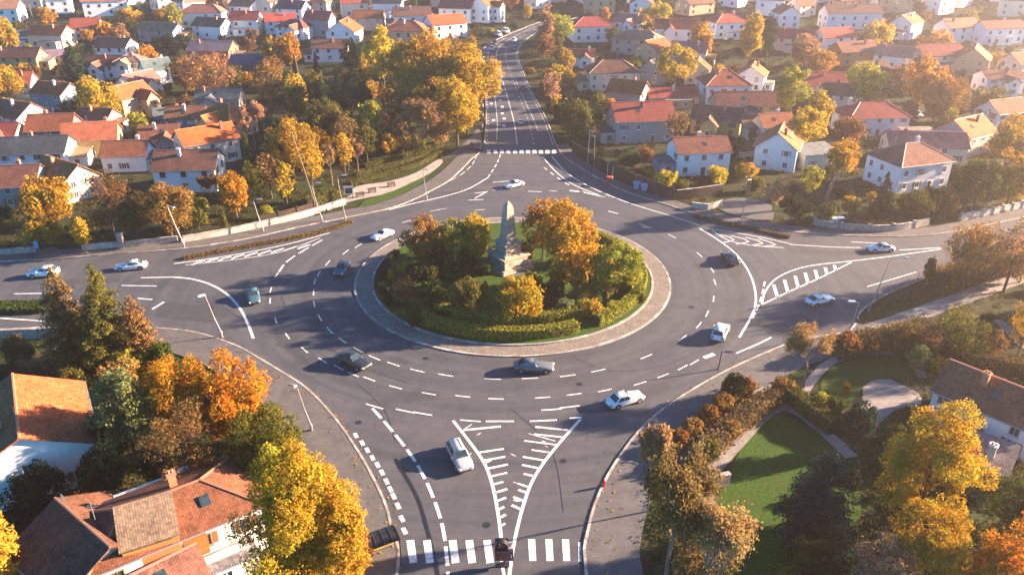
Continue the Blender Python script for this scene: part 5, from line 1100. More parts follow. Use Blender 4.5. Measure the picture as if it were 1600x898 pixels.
# fallen leaves in the gutters and on the pavements
P = []
for ln_, w0, w1 in ((SW, -.6, 2.5), (NW, -.5, 2.5), (NE, -.5, 2), (SE, -.6, 3)):
    for p, q in zip(ln_, ln_[1:]):
        for _ in range(5):
            u = ra.random(); s = abs(ra.gauss(0, .5)); s = w0 * s if ra.random() < .35 else w1 * s
            d = (q - p).normalized(); x = p + (q - p) * u
            P.append((x.x - d.y * s, x.y + d.x * s, .15 if s > .25 else .04))
for _ in range(900):
    B = G(ra.uniform(1110, 1430), ra.uniform(555, 895))
    if not any(pip(B.x, B.y, pl) for pl in PAVE[-12:]): P.append((B.x, B.y, .07))
    a_ = ra.uniform(0, 6.283); r_ = 23 * math.sqrt(ra.random()); P.append((C.x + r_ * math.cos(a_), C.y + r_ * math.sin(a_), .27))
P = np.array(P); Nn = unit(len(P)) * .3 + np.array([0, 0, 1.]); Nn /= np.linalg.norm(Nn, axis=1)[:, None]
fo = link('fallen_leaves', qmesh('fallen_leaves', quads(P + np.array([0, 0, .02]), Nn, nr.uniform(.15, .32, len(P)))), 'leaf', None, (.40, .19, .04)); fo['kind'] = 'stuff'
fo['label'] = 'scattered orange fallen leaves along the kerbs and pavements'
# ------------------------------------------------------------------ walls and fences
def wall(pts, w, hgt, mat, label, z0=0.0, name='garden_wall', cap=True, posts=0, group=None, color=None):
    ln_ = smooth_line(W(pts), 1.2); o = ln_[0].copy(); l2 = [p - o for p in ln_]
    root = thing(name, label, 'wall' if 'wall' in name else 'fence', (o.x, o.y, z0), 0, group, name.replace('_', ' '))
    b = MB(); wallstrip(b, l2, w, -.1, hgt); build(b, 'panel', mat, root, color)
    if cap: b = MB(); wallstrip(b, l2, w + .12, hgt + .003, hgt + .11); build(b, 'coping', 'kerbstone', root)
    if posts:
        for p in resample(l2, posts):
            b = MB(); b.box((p.x, p.y, hgt / 2 + .08), (w + .16, w + .16, hgt + .3)); b.box((p.x, p.y, hgt + .26), (w + .26, w + .26, .08)); build(b, 'post', mat, root, color)
    return root
wall([(287, 379), (345, 369), (402, 357), (470, 341), (540, 319)], .35, 1.15, 'stone_pale', 'long pale stone wall beside the pavement below the park', .1)
wall([(130, 392), (160, 389), (187, 387)], .35, 1.0, 'stone_pale', 'short pale stone wall left of the dark gate pillar', .1)
wall([(197, 386), (240, 381), (278, 377)], .35, .9, 'stone_wall', 'broken stone wall between the gate pillar and the first lamp', .1)
wall([(-30, 400), (10, 398), (58, 394)], .35, 1.0, 'stone_wall', 'low stone wall at the far left edge', .1)
wall([(405, 352), (450, 342), (500, 328)], .14, 1.9, 'wood_dark', 'brown board fence behind the pale roadside wall', .1, 'board_fence', False, 4.0)
wall([(895, 238), (937, 263), (990, 289), (1052, 313)], .18, 2.6, 'wood_dark', 'tall dark board fence along the pavement right of the north road', .05, 'board_fence', False, 4.0)
wall([(1056, 313), (1090, 309), (1128, 303)], .3, 2.2, 'wood_dark', 'dark wall turning back from the pavement towards the white house', .02, 'garden_wall', True)
wall([(1080, 325), (1105, 328), (1128, 322)], .3, 1.2, 'stone_pale', 'low pale wall at the driveway beside the dark fence', .05)
wall([(1272, 352), (1300, 357), (1345, 361), (1380, 362), (1412, 359), (1450, 351)], .35, 1.2, 'stone_wall', 'weathered stone wall with pillars along the right pavement', .1, 'garden_wall', True, 5.0)
wall([(1500, 345), (1555, 334), (1600, 324), (1700, 303)], .3, 1.3, 'stone_pale', 'pale panelled wall at the right edge behind the pavement', .1, 'garden_wall', True, 3.0)
wall([(1140, 248), (1170, 246), (1196, 242)], .3, 1.3, 'stone_pale', 'pale garden wall between the two white houses', 0)
wall([(-20, 532), (40, 529), (90, 527)], .5, 1.6, 'stone_wall', 'dark stone wall at the left edge below the slip road', 0)
wall([(1102, 764), (1120, 760), (1138, 756)], .5, 1.5, 'stone_wall', 'short stone gate wall beside the lower footpath', 0)
wall([(905, 262), (930, 277), (960, 292)], .04, .01, 'metal_grey', None) if False else None
# ------------------------------------------------------------------ lamps, posts, signs
def lamp(base, top, label, arm=(1.2, 0), double=False, white=False):
    B = G(*base); H = max(5.0, topz(B, top[1])); X = (top[0] - base[0]) / pxm((B.x, B.y, H))
    root = thing('street_lamp', label, 'lamp', (B.x, B.y, .02), 0, 'street lamps round the junction', 'street lamp')
    b = MB(); b.lathe([(.18, 0), (.16, .9), (.1, 1.0)], 8); b.tube([(0, 0, .9), (X * .5, 0, H * .5), (X, 0, H)], [.095, .08, .055], 8); build(b, 'pole', 'metal_grey', root)
    for sg in ((1, -1) if double else (1,)):
        ax, ay = arm[0] * sg, arm[1] * sg
        b = MB(); b.tube([(X, 0, H - .05), (X + ax * .4, ay * .4, H + .12), (X + ax, ay, H + .15)], [.05, .045, .04], 6); ao = build(b, 'arm', 'metal_grey', root)
        b = MB(); an = math.atan2(ay, ax); b.box((X + ax * 1.25, ay * 1.25, H + .17), (1.1, .42, .16), an, .8); hd = build(b, 'lamp_head', 'metal_grey' if not white else 'lamp_glass', ao)
        b = MB(); b.box((X + ax * 1.25, ay * 1.25, H + .075), (.8, .32, .05), an); build(b, 'lens', 'lamp_glass', hd)
    return root
lamp((288, 387), (275, 323), 'leftmost street lamp leaning on the pavement near the white gable', (.9, -.5))
lamp((411, 362), (403, 313), 'street lamp at the left end of the pale roadside wall', (.9, .2))
lamp((503, 346), (493, 288), 'street lamp beside the pale wall right of a tall thin trunk', (1.0, .2))
lamp((540, 345), (534, 276), 'street lamp nearest the promenade and its benches', (1.0, .3))
lamp((667, 313), (663, 266), 'small thin lamp on the bend of the promenade pavement', (.5, .1))
lamp((1158, 346), (1165, 281), 'street lamp on the right pavement beside the driveway', (-.5, -.3))
lamp((1356, 490), (1371, 406), 'tall street lamp with long arm at the tip of the right grass strip', (2.2, .3))
lamp((1326, 523), (1331, 473), 'short street lamp at the corner of the right pavement', (-.8, .1), white=True)
lamp((347, 527), (333, 462), 'street lamp beside the left junction mouth in front of shade', (-.3, -.2), white=True)
lamp((487, 673), (474, 606), 'dark street lamp on the lower left kerb beside orange leaves', (-.5, .3))
lamp((870, 134), (872, 101), 'street lamp on the right bank of the north road', (-.9, 0))
lamp((918, 256), (919, 206), 'pale post lamp left of the pair by the dark fence', (.3, 0)); lamp((928, 262), (927, 214), 'pale post lamp right of the pair by the dark fence', (-.3, 0))
def pole(base, top, label, mat='metal_grey', r=.06, extra=None, name='pole', group=None):
    B = G(*base); H = topz(B, top[1]) - B.z; X = (top[0] - base[0]) / pxm((B.x, B.y, H))
    root = thing(name, label, name.replace('_', ' '), (B.x, B.y, B.z), 0, group)
    b = MB(); b.tube([(0, 0, 0), (X, 0, H)], [r, r * .7], 8); b.lathe([(r * 2, 0), (r * 1.6, .12), (r, .2)], 8); build(b, 'shaft', mat, root)
    b = MB(); b.lathe([(r * .9, 0), (r * 1.1, .06), (.02, .14)], 8, (X, 0, H)); build(b, 'cap', mat, root)
    return root
pole((495, 326), (470, 207), 'tall pale bare pole leaning left above the roadside wall', 'bark_pale', .14, name='utility_pole')
pole((1122, 577), (1124, 549), 'lone dark post standing at the lower right kerb', 'metal_dark', .09, name='post')
pole((1416, 476), (1424, 428), 'thin orange brown post on the right grass strip', 'wood_dark', .06, name='post')
pole((949, 273), (949, 255), 'thin pale post beside the dark fence, left of two', 'lamp_glass', .06, name='post'); pole((957, 279), (957, 261), 'thin pale post beside the dark fence, right of two', 'lamp_glass', .07, name='post')
pole((472, 140), (466, 84), 'pale leaning pole among the upper left trees', 'bark_pale', .2, name='utility_pole')
pole((53, 35), (52, 6), 'pale pole in the upper left corner', 'bark_pale', .2, name='utility_pole')
pole((96, 585), (94, 556), 'pale post behind the big orange roof', 'bark_pale', .09, name='post')
pole((851, 155), (851, 128), 'red and white marker pole on the right bank of the north road', 'light_red', .09, name='marker_pole')
for i, k in enumerate((8, 14, 20, 27, 34, 42, 50)):
    p = NL[k]; d = -1.2; q = Vector((p.x - 1.0, p.y, h(0, p.y)))
    root = thing('bollard', 'white bollard along the left kerb of the north road', 'bollard', q, 0, 'bollards on the north road kerb')
    b = MB(); b.lathe([(.16, 0), (.14, .9), (.08, 1.05), (.02, 1.1)], 10); build(b, 'shaft', 'lamp_glass', root)
    b = MB(); b.lathe([(.15, .7), (.15, .85)], 10); build(b, 'band', 'light_red', root)
# keep-left sign at the splitter tip
B = Gz(788, 873, .0); H0 = 0.0
sg = thing('traffic_sign', 'black hooded red traffic sign over a dark red panel at the gore tip', 'sign', (G(788, 882).x, G(788, 882).y, .03), 0)
b = MB(); b.box((0, 0, .6), (.16, .16, 1.2)); b.box((0, 0, .05), (1.0, .6, .1)); build(b, 'post', 'metal_dark', sg)
b = MB(); b.box((0, -.02, 1.35), (1.75, .35, 1.3)); pn = build(b, 'panel', 'sign_maroon', sg)
b = MB(); b.box((0, -.21, 1.86), (1.6, .04, .22)); build(b, 'upper_band', 'sign_pale', pn)
b = MB(); b.box((.68, -.22, 1.3), (.09, .04, .45)); build(b, 'stripe', 'lamp_glass', pn)
b = MB(); b.box((-.25, .1, 2.65), (1.25, .1, 1.3)); hd = build(b, 'head', 'metal_dark', sg)
b = MB(); n = 16
b.add([(-.25 + .62 * math.cos(math.pi * (k / n)) * (1 if True else 0), y, 2.75 + .62 * math.sin(math.pi * (k / n))) for y in (.12, -.55) for k in range(n + 1)], [(k, k + 1, n + 2 + k, n + 1 + k) for k in range(n)])
b.box((-.25 - .62, -.2, 2.4), (.05, .7, .7)); b.box((-.25 + .62, -.2, 2.4), (.05, .7, .7)); build(b, 'hood', 'plastic_black', hd)
b = MB(); vs = [(-.25 + .56 * math.cos(2 * math.pi * k / 24), .04, 2.62 + .56 * math.sin(2 * math.pi * k / 24)) for k in range(24)]; b.add(vs, [tuple(range(24))]); build(b, 'lens', 'sign_red', hd)
b = MB(); b.tube([(-.6 + .24 * math.cos(a_), .02, 2.5 + .24 * math.sin(a_)) for a_ in [R(-80 + 16 * q) for q in range(11)]], .035, 5); build(b, 'symbol', 'lamp_glass', hd)
b = MB(); b.box((.62, -.05, 2.9), (.5, .05, .18), .0); b.box((.62, -.05, 2.15), (.5, .05, .22)); build(b, 'wing', 'lamp_glass', sg)
# promenade furniture
def bench(px, py, rz, label):
    root = thing('park_bench', label, 'bench', (G(px, py).x, G(px, py).y, .08), rz, 'benches on the promenade')
    b = MB(); [b.box((0, y, .46), (1.9, .12, .05)) for y in (-.2, -.05, .1, .25)]; build(b, 'seat', 'wood_dark', root)
    b = MB(); [b.box((0, .33 + .03 * i, .62 + .14 * i), (1.9, .05, .11)) for i in range(3)]; build(b, 'backrest', 'wood_dark', root)
    for sx_ in (-.75, .75):
        b = MB(); b.box((sx_, .02, .22), (.08, .5, .44)); b.box((sx_, .36, .6), (.07, .07, .8)); build(b, 'leg', 'metal_dark', root)
bench(563, 308, R(25), 'dark bench beside the white notice board'); bench(582, 301, R(25), 'dark bench between two others on the promenade'); bench(612, 292, R(28), 'dark bench farthest from the white notice board')
nb = thing('notice_board', 'white boxy notice board beside the promenade benches', 'sign', (G(546, 312).x, G(546, 312).y, .08), R(15))
b = MB(); b.box((0, 0, 2.0), (1.9, .5, 1.6)); bd = build(b, 'cabinet', 'lamp_glass', nb); b = MB(); b.box((0, -.262, 2.0), (1.5, .02, 1.2)); build(b, 'panel', 'glass', bd)
b = MB(); b.box((0, 0, 2.85), (2.1, .7, .1)); build(b, 'top', 'metal_grey', bd)
for sx_ in (-.7, .7): b = MB(); b.box((sx_, 0, .6), (.1, .1, 1.2)); build(b, 'leg', 'metal_dark', nb)
def wbin(px, py, label, col, z=.14):
    root = thing('wheelie_bin', label, 'bin', (G(px, py).x, G(px, py).y, z), rnd.uniform(-.3, .3), 'wheelie bins on the pavements'); root.scale = (1.3,) * 3
    b = MB(); b.hexa([(-.4, -.4, .12), (.4, -.4, .12), (.4, .4, .12), (-.4, .4, .12), (-.5, -.5, 1.15), (.5, -.5, 1.15), (.5, .5, 1.15), (-.5, .5, 1.15)]); build(b, 'body', 'tinted', root, col)
    b = MB(); b.box((0, 0, 1.22), (1.1, 1.1, .12), 0, .85); b.box((0, .58, 1.2), (.9, .08, .08)); build(b, 'lid', 'tinted', root, [c_ * .85 for c_ in col])
    for sx_ in (-.4, .4): b = MB(); b.tube([(sx_ - .05, .42, .12), (sx_ + .05, .42, .12)], .12, 10); build(b, 'wheel', 'tyre', root)
wbin(1301, 353, 'white wheelie bin against the stone wall, left of two', (.62, .66, .70)); wbin(1311, 352, 'white wheelie bin against the stone wall, right of two', (.60, .65, .70))
wbin(994, 296, 'blue wheelie bin by the dark fence, left of two', (.12, .36, .55)); wbin(1006, 299, 'blue wheelie bin by the dark fence, right of two', (.12, .38, .58)); wbin(952, 288, 'small red bin at the kerb below the dark fence', (.5, .07, .04))
hy = thing('hydrant', 'small red hydrant at the kerb of the lower right road', 'hydrant', (G(943, 760).x, G(943, 760).y, .13), 0)
b = MB(); b.lathe([(.2, 0), (.16, .1), (.15, .6), (.18, .65), (.12, .8), (.03, .88)], 12); build(b, 'barrel', 'light_red', hy)
for sx_ in (-1, 1): b = MB(); b.tube([(.1 * sx_, 0, .5), (.26 * sx_, 0, .5)], .07, 8); build(b, 'nozzle', 'light_red', hy)
bs = thing('bus_shelter', 'shelter with black ribbed roof and yellow side beside the bottom left kerb', 'shelter', (G(592, 872).x, G(592, 872).y, .13), R(28))
b = MB(); n = 8
b.add([(x, -1.1 + 2.2 * k / n, 2.35 + .4 * math.sin(math.pi * k / n) + dz) for dz in (0, .08) for x in (-2.0, 2.0) for k in range(n + 1)],
      [(k, k + 1, n + 2 + k, n + 1 + k)[::-1] for k in range(n)] + [(2 * n + 2 + k, 2 * n + 3 + k, 3 * n + 4 + k, 3 * n + 3 + k) for k in range(n)] + [(0, n + 1, 3 * n + 3, 2 * n + 2), (n, 2 * n + 1, 4 * n + 3, 3 * n + 2)[::-1]]); rf = build(b, 'roof', 'plastic_black', bs)
b = MB(); [b.tube([(x, -1.1 + 2.2 * k / n, 2.45 + .4 * math.sin(math.pi * k / n)) for k in range(n + 1)], .05, 5) for x in (-1.9, -1.2, -.4, .4, 1.2, 1.9)]; build(b, 'rib', 'metal_dark', rf)
b = MB(); b.box((0, 1.0, 1.2), (3.8, .08, 2.2)); build(b, 'back_panel', 'sign_yellow', bs); b = MB(); b.box((-1.9, -.1, 1.2), (.08, 2.0, 2.2)); build(b, 'side_panel', 'sign_yellow', bs)
for sx_ in (-1.9, 1.9): b = MB(); b.box((sx_, -1.0, 1.2), (.1, .1, 2.4)); build(b, 'post', 'metal_dark', bs)
# blue covered figure-like sign on the left pavement
pl = thing('parking_sign', 'small blue leaning sign panel on the far left pavement', 'sign', (G(64, 398).x, G(64, 398).y, .13), R(10))
b = MB(); b.tube([(0, 0, 0), (-.35, 0, 2.6)], .05, 8); build(b, 'post', 'metal_grey', pl); b = MB(); b.box((-.3, -.08, 1.9), (.7, .05, 1.3)); build(b, 'panel', 'sign_blue', pl)
gp = thing('gate_pillar', 'dark gate pillar between two roadside walls at left', 'pillar', (G(191, 387).x, G(191, 387).y, .1), R(8))
b = MB(); b.box((0, 0, 1.3), (.9, .9, 2.6)); sh = build(b, 'shaft', 'stone_wall', gp); b = MB(); b.box((0, 0, 2.7), (1.2, 1.2, .2), 0, .8); build(b, 'capstone', 'kerbstone', gp)
# ------------------------------------------------------------------ cars
def car_profile(kind):
    # length, half width, hood z, belt z, roof z, windscreen base x, windscreen top x, roof end x, rear base x
    return {'sedan': (4.95, .93, .80, .95, 1.46, .75, .05, -1.15, -1.9), 'hatch': (4.3, .90, .86, .98, 1.52, .75, .15, -1.45, -2.0),
            'wagon': (4.9, .92, .88, .98, 1.58, 1.0, .35, -1.75, -2.3), 'coupe': (4.7, .93, .76, .90, 1.34, .7, -.1, -1.0, -1.95), 'van': (5.0, .98, 1.05, 1.15, 2.05, 1.7, 1.2, -2.3, -2.42)}[kind]
CARM = {}
def car_parts(kind):
    if kind in CARM: return CARM[kind]
    Ln, wd, zh, zb, zr, xa, xb, xc, xd = car_profile(kind); a = Ln / 2; parts = []
    # body loft
    st = [(a, .62, zh - .30), (a - .05, .80, zh - .16), (a - .25, .93, zh - .07), (a - .7, .985, zh), ((a + xa) / 2, 1.0, zh + .04), (xa + .05, 1.0, zb), (0, 1.0, zb), (xd * .55, 1.0, zb), (xd + .15, 1.0, zb)]
    tz = zb - .03 if kind in ('sedan', 'coupe') else zb
    st += [(xd - .05, .99, tz), (-a + .3, .95, tz - .03), (-a + .08, .86, tz - .12), (-a, .72, tz - .32)]
    b = MB(); prof = []
    for x, k, zt in st:
        w = wd * k; lo = .24 if abs(x) < a - .1 else .34
        half = [(0, zt + .035), (w * .5, zt + .03), (w * .82, zt), (w * .95, zt - .07), (w, zt - .2), (w * 1.0, (zt + lo) / 2), (w * .97, lo + .1), (w * .88, lo), (0, lo - .02)]
        prof.append([(x, y, z) for y, z in half] + [(x, -y, z) for y, z in half[-2:0:-1]])
    n = len(prof[0]); b.add([p for r in prof for p in r], [(i * n + k, i * n + (k + 1) % n, (i + 1) * n + (k + 1) % n, (i + 1) * n + k) for i in range(len(st) - 1) for k in range(n)] + [tuple(reversed(range(n))), tuple(range((len(st) - 1) * n, len(st) * n))])
    me = b.mesh('body', True); bm = bmesh.new(); bm.from_mesh(me); bmesh.ops.recalc_face_normals(bm, faces=bm.faces); bm.to_mesh(me); bm.free(); me.materials.append(M['car_paint']); parts.append(('body', me, 0))
    # cabin
    wb, wt = wd * .93, wd * .73
    P = [(xd, -wb, zb - .02), (xa, -wb, zb - .02), (xa, wb, zb - .02), (xd, wb, zb - .02), (xc, -wt, zr), (xb, -wt, zr), (xb, wt, zr), (xc, wt, zr)]
    b = MB(); b.hexa(P); me = b.mesh('cabin'); bm = bmesh.new(); bm.from_mesh(me)
    bmesh.ops.bevel(bm, geom=[e for e in bm.edges if max(v.co.z for v in e.verts) > zb + .1], offset=.10, segments=3, affect='EDGES'); bm.to_mesh(me); bm.free()
    me.polygons.foreach_set('use_smooth', [True] * len(me.polygons)); me.materials.append(M['car_paint']); parts.append(('cabin', me, 0))
    def win(q, u0, u1, v0, v1, name, sub=1):
        q = [Vector(p) for p in q]; nn = (q[1] - q[0]).cross(q[3] - q[0]).normalized(); b = MB()
        ctr = sum(q, Vector()) / 4
        if nn.dot(ctr - Vector(((xa + xd) / 2, 0, zb))) < 0: nn = -nn
        def at(u, v): return (q[0].lerp(q[1], u)).lerp(q[3].lerp(q[2], u), v)
        c_ = [at(u0, v0), at(u1, v0), at(u1, v1), at(u0, v1)]
        b.hexa([p - nn * .03 for p in c_] + [p + nn * .014 for p in c_]); me = b.mesh(name); bm = bmesh.new(); bm.from_mesh(me); bmesh.ops.recalc_face_normals(bm, faces=bm.faces); bm.to_mesh(me); bm.free()
        me.materials.append(M['glass']); parts.append((name, me, 0))
    win([P[1], P[2], P[6], P[5]], .07, .93, .06, .93, 'windscreen'); win([P[3], P[0], P[4], P[7]], .08, .92, .10, .90, 'rear_window')
    for q in ([P[0], P[1], P[5], P[4]], [P[2], P[3], P[7], P[6]]):
        fl = q[0][0] > q[1][0]
        win(q, .10, .49, .12, .88, 'side_window'); win(q, .52, .90, .12, .88, 'side_window')
    for sy in (-1, 1):
        for x in (a - .92, -a + .95):
            b = MB(); b.tube([(x, sy * (wd - .2), .33), (x, sy * (wd + .012), .33)], .33, 18); me = b.mesh('wheel'); me.materials.append(M['tyre']); parts.append(('wheel', me, 0))
            b = MB(); b.tube([(x, sy * (wd - .05), .33), (x, sy * (wd + .025), .33)], .21, 14); me = b.mesh('rim'); me.materials.append(M['rim']); parts.append(('rim', me, 1))
            b = MB(); b.tube([(x, sy * (wd - .3), .36), (x, sy * (wd + .004), .36)], .40, 18); me = b.mesh('wheel_arch'); me.materials.append(M['plastic_black']); parts.append(('wheel_arch', me, 0))
        b = MB(); b.box((a - .17, sy * wd * .66, zh - .20), (.30, .36, .13), sy * -.5); me = b.mesh('headlight'); me.materials.append(M['lamp_glass']); parts.append(('headlight', me, 0))
        b = MB(); b.box((-a + .09, sy * wd * .66, tz - .24), (.22, .34, .16), sy * .45); me = b.mesh('tail_light'); me.materials.append(M['light_red']); parts.append(('tail_light', me, 0))
        b = MB(); b.box((xa - .28, sy * (wd + .09), zb + .06), (.14, .2, .13), 0, .8); me = b.mesh('wing_mirror'); me.materials.append(M['car_paint']); parts.append(('wing_mirror', me, 0))
    b = MB(); b.box((a - .03, 0, .42), (.12, wd * 1.1, .16)); me = b.mesh('grille'); me.materials.append(M['plastic_black']); parts.append(('grille', me, 0))
    b = MB(); b.box((-a + .01, 0, .52), (.06, .52, .12)); me = b.mesh('number_plate'); me.materials.append(M['lamp_glass']); parts.append(('number_plate', me, 0))
    if kind == 'wagon':
        for sy in (-1, 1): b = MB(); b.tube([(xc + .1, sy * wt * .85, zr + .02), (xc + .2, sy * wt * .85, zr + .08), (xb - .2, sy * wt * .85, zr + .08), (xb - .05, sy * wt * .85, zr + .02)], .025, 5); me = b.mesh('roof_rail'); me.materials.append(M['metal_grey']); parts.append(('roof_rail', me, 0))
    CARM[kind] = parts; return parts
CCOL = {'white': (.78, .78, .77), 'teal': (.05, .11, .13), 'black': (.018, .02, .024), 'grey': (.10, .11, .12), 'silver': (.34, .36, .37), 'pale': (.55, .63, .66), 'red': (.35, .03, .02), 'blue': (.06, .12, .25)}
def car(px, py, tx, ty, kind, col, label, scale=1.0, group='cars driving on the junction'):
    B = G(px, py); T_ = G(tx, ty); d = T_ - B
    root = thing('car', label, 'car', (B.x, B.y, B.z + .025 if B.y < 213 else B.z + .06), math.atan2(d.y, d.x), group, 'car'); root.scale = (scale * 1.06,) * 3
    last = None
    for nm, me, lvl in car_parts(kind):
        last_ = link(nm, me, None, root if lvl == 0 else last, CCOL[col])
        if lvl == 0: last = last_
    FPRINT.append((B.x, B.y, 2.5)); return root
car(69, 431, 30, 433, 'hatch', 'white', 'white hatchback leaving on the left road near the photo edge', 1.08)
car(206, 420, 170, 423, 'sedan', 'pale', 'pale blue grey car following the white one on the left road')
car(397, 467, 399, 480, 'sedan', 'teal', 'dark teal car alone at the outer left of the ring', .98)
car(535, 425, 527, 436, 'hatch', 'teal', 'dark teal hatchback in the shaded inner lane left of the island')
car(598, 371, 584, 377, 'coupe', 'white', 'white coupe at the upper left of the ring')
car(803, 292, 789, 295, 'coupe', 'white', 'white coupe crossing the top of the ring towards the left')
car(553, 569, 577, 580, 'sedan', 'black', 'black sedan at the lower left of the ring', 1.06)
car(834, 578, 866, 579, 'sedan', 'grey', 'grey car driving right along the near side of the island', 1.05)
car(976, 629, 1003, 621, 'sedan', 'white', 'white sedan at the lower right of the ring seen from behind', .98)
car(1125, 524, 1132, 510, 'hatch', 'white', 'white hatchback going away up the right side of the ring', 1.05)
car(1140, 408, 1130, 397, 'sedan', 'black', 'black car on the right side of the ring')
car(1375, 392, 1335, 393, 'coupe', 'pale', 'pale blue grey car arriving on the right road', 1.0)
car(1280, 473, 1305, 467, 'coupe', 'white', 'white coupe leaving on the right road below the ladder markings')
car(718, 718, 733, 747, 'wagon', 'silver', 'silver estate car driving down the south road', 1.02)
NG = 'cars on the north road'
car(816, 141, 812, 128, 'hatch', 'red', 'dark red hatchback driving away up the north road', 1.1, NG); car(813, 193, 809, 178, 'hatch', 'white', 'small white hatchback driving away on the lower north road', .8, NG)
car(773, 70, 768, 78, 'sedan', 'black', 'black sedan farthest up the bend of the north road', 1.1, NG); car(768, 79, 764, 90, 'hatch', 'pale', 'pale hatchback behind the darker one near the bend', 1.1, NG); car(760, 85, 757, 96, 'sedan', 'teal', 'dark teal sedan nearest in the line on the upper north road', 1.1, NG)
car(803, 66, 796, 76, 'hatch', 'white', 'white hatchback on the right lane near the north road bend', 1.0, NG); car(803, 78, 800, 68, 'hatch', 'blue', 'blue hatchback at the right kerb near the north road bend', 1.0, NG)
PG = 'parked cars'
car(748, 232, 744, 241, 'hatch', 'teal', 'dark teal hatchback parked left of the north crosswalk', .9, PG); car(738, 231, 735, 239, 'hatch', 'red', 'small red car parked on the pavement left of the crosswalk', .75, PG)
for i, (x, y, c_, lab) in enumerate(((1570, 160, 'silver', 'silver car parked at the right edge, leftmost of the row'), (1586, 162, 'black', 'black car parked at the right edge, middle of the row'), (1601, 164, 'pale', 'pale car cut by the right edge of the photo'), (1409, 203, 'white', 'white van parked at the right end of the red hipped house'), (1432, 182, 'pale', 'pale car parked under the copper tree'), (778, 57, 'white', 'white van parked at the far left kerb of the bend'), (790, 52, 'white', 'white van parked highest on the far left kerb'))):
    car(x, y, x + 9, y + 5, 'van' if 'van' in lab else 'sedan', c_, lab, 1.0, PG)
# ------------------------------------------------------------------ labels: look first, then neighbours, then place in the photo
info = []
bpy.context.view_layer.update()
for o, lab, ref in TH:
    if ref == 'skip' or o.get('kind'): continue
    p = proj(o.location); info.append([o, lab, ref, p[0], p[1]])
used = {}
for it in info:
    if it[1]: used[it[1]] = used.get(it[1], 0) + 1
def zone(x, y):
    if y < -2: return 'just past the top edge'
    v = 'along the top edge' if y < 28 else 'high up' if y < 90 else 'in the upper part' if y < 180 else 'in the middle part' if y < 400 else 'in the lower part'
    cs = ('at far left', 'left', 'left of centre', 'centre left', 'centre', 'centre right', 'right of centre', 'right', 'at far right')
    if math.hypot(x - 800, (y - 450) * 2.2) < 235: return 'on the island'
    hz = cs[min(8, max(0, int(x / 1600 * 9)))]
    return v + ' ' + hz
def side(dx, dy):
    if abs(dx) > abs(dy) * 1.5: return 'right of' if dx > 0 else 'left of'
    return 'behind' if dy < 0 else 'in front of'
# neighbours that can serve as landmarks
marks = [it for it in info if it[2]]
todo = [it for it in info if not it[1]]
for it in todo:
    o, _, ref, x, y = it
    near = sorted(((m_[3] - x) ** 2 + ((m_[4] - y) * 1.6) ** 2, i) for i, m_ in enumerate(marks) if m_[0] is not o and m_[2] != ref and m_[4] > -12)[:24]
    best = None
    z_ = zone(x, y)
    opts = [f"{ref} {z_}"]
    rt = o.get('rt')
    if rt and rt not in ref: opts = [f"{ref.replace('with ', 'with ' + rt + ' ', 1) if 'with ' in ref else ref} {z_}"]
    base = opts[0][:-len(z_) - 1]
    for dd, i in near:
        m_ = marks[i]; opts.append(f"{base} {side(x - m_[3], y - m_[4])} {m_[2]}")
        opts.append(f"{base} {side(x - m_[3], y - m_[4])} {m_[2]} {z_}")
    for c_ in opts[1:] if 'tree' in ref or 'shrub' in ref or 'house' in ref else opts:
        if 4 <= len(c_.split()) <= 16 and c_ not in used: best = c_; break
    if not best:
        best = next((c_ for c_ in opts if c_ not in used and len(c_.split()) <= 16), None) or f"{base} {z_}"
    used[best] = 1; o['label'] = best
for o in bpy.data.objects:
    if 'rt' in o: del o['rt']
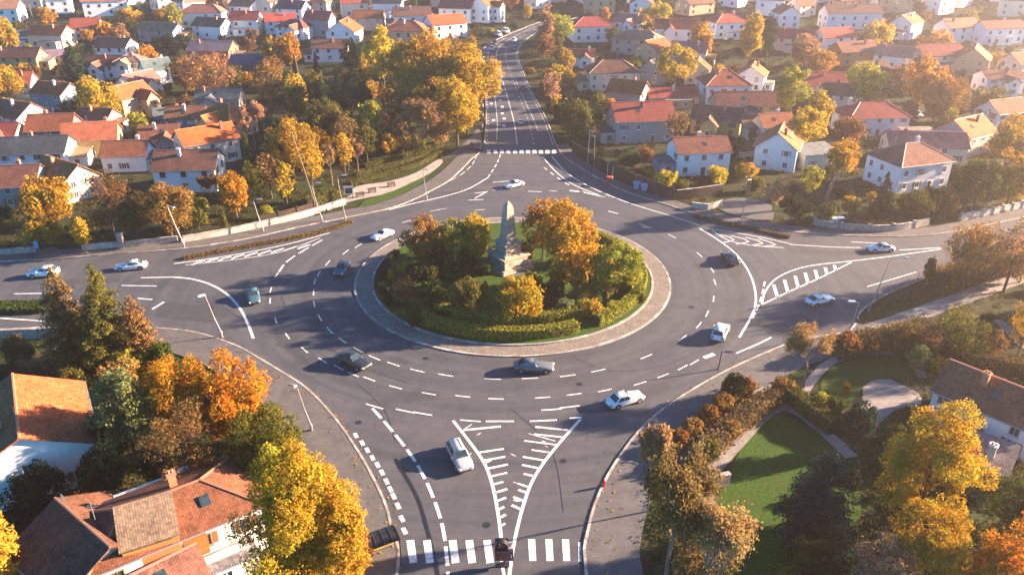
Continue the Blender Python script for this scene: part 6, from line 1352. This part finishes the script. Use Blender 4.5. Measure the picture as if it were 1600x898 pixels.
# ------------------------------------------------------------------ light, air, camera
SUN_AZ = Vector((.965, .26)).normalized(); EL = R(16)
S = Vector((SUN_AZ.x * math.cos(EL), SUN_AZ.y * math.cos(EL), math.sin(EL)))
ld = bpy.data.lights.new('sun', 'SUN'); ld.energy = 5.0; ld.angle = R(.8); ld.color = (1.0, .72, .50)
lo = bpy.data.objects.new('sun', ld); COL.objects.link(lo); lo.rotation_euler = S.to_track_quat('Z', 'Y').to_euler(); lo.location = (80, 60, 90)
wd_ = bpy.data.worlds.new('World'); sc.world = wd_; wd_.use_nodes = True; t = wd_.node_tree
sky = t.nodes.new('ShaderNodeTexSky'); sky.sky_type = 'NISHITA'; sky.sun_disc = False; sky.sun_elevation = EL; sky.sun_rotation = math.atan2(S.x, S.y); sky.air_density = .55; sky.dust_density = 0.0; sky.altitude = 900; sky.ozone_density = 4.0
bg = t.nodes['Background']; hsv = t.nodes.new('ShaderNodeHueSaturation'); hsv.inputs['Saturation'].default_value = 1.6; hsv.inputs['Hue'].default_value = .488; t.links.new(sky.outputs[0], hsv.inputs['Color']); t.links.new(hsv.outputs[0], bg.inputs[0]); bg.inputs[1].default_value = SKYS
m, t = nt('haze'); o_ = N(t, 'OutputMaterial'); v = N(t, 'VolumePrincipled')
v.inputs['Color'].default_value = (1.0, .87, .78, 1); v.inputs['Density'].default_value = HAZE; v.inputs['Anisotropy'].default_value = .78
L(t, v.outputs[0], o_.inputs['Volume']); M['haze'] = m
b = MB(); b.box((0, 580, 46), (1530, 1330, 94.0)); hz = build(b, 'haze', 'haze'); hz['kind'] = 'stuff'; hz['label'] = 'warm autumn haze filling the air over the town'
cd = bpy.data.cameras.new('camera'); cam = bpy.data.objects.new('camera', cd); COL.objects.link(cam); sc.camera = cam
cd.sensor_width = 36; cd.lens = 27; cd.clip_end = 4000; cd.clip_start = .5
cam.location = (0, 0, HC); cam.rotation_euler = (math.pi / 2 - PITCH, 0, 0)
vs = sc.view_settings; vs.view_transform = 'Standard'; vs.look = 'None'; vs.exposure = EXPO; vs.gamma = 1; vs.use_curve_mapping = False
sc.render.engine = 'CYCLES'; cy = sc.cycles
cy.use_denoising = True; cy.denoiser = 'OPENIMAGEDENOISE'
cy.max_bounces = 5; cy.diffuse_bounces = 2; cy.glossy_bounces = 2; cy.transmission_bounces = 2; cy.volume_bounces = 1; cy.transparent_max_bounces = 4
cy.sample_clamp_indirect = 6
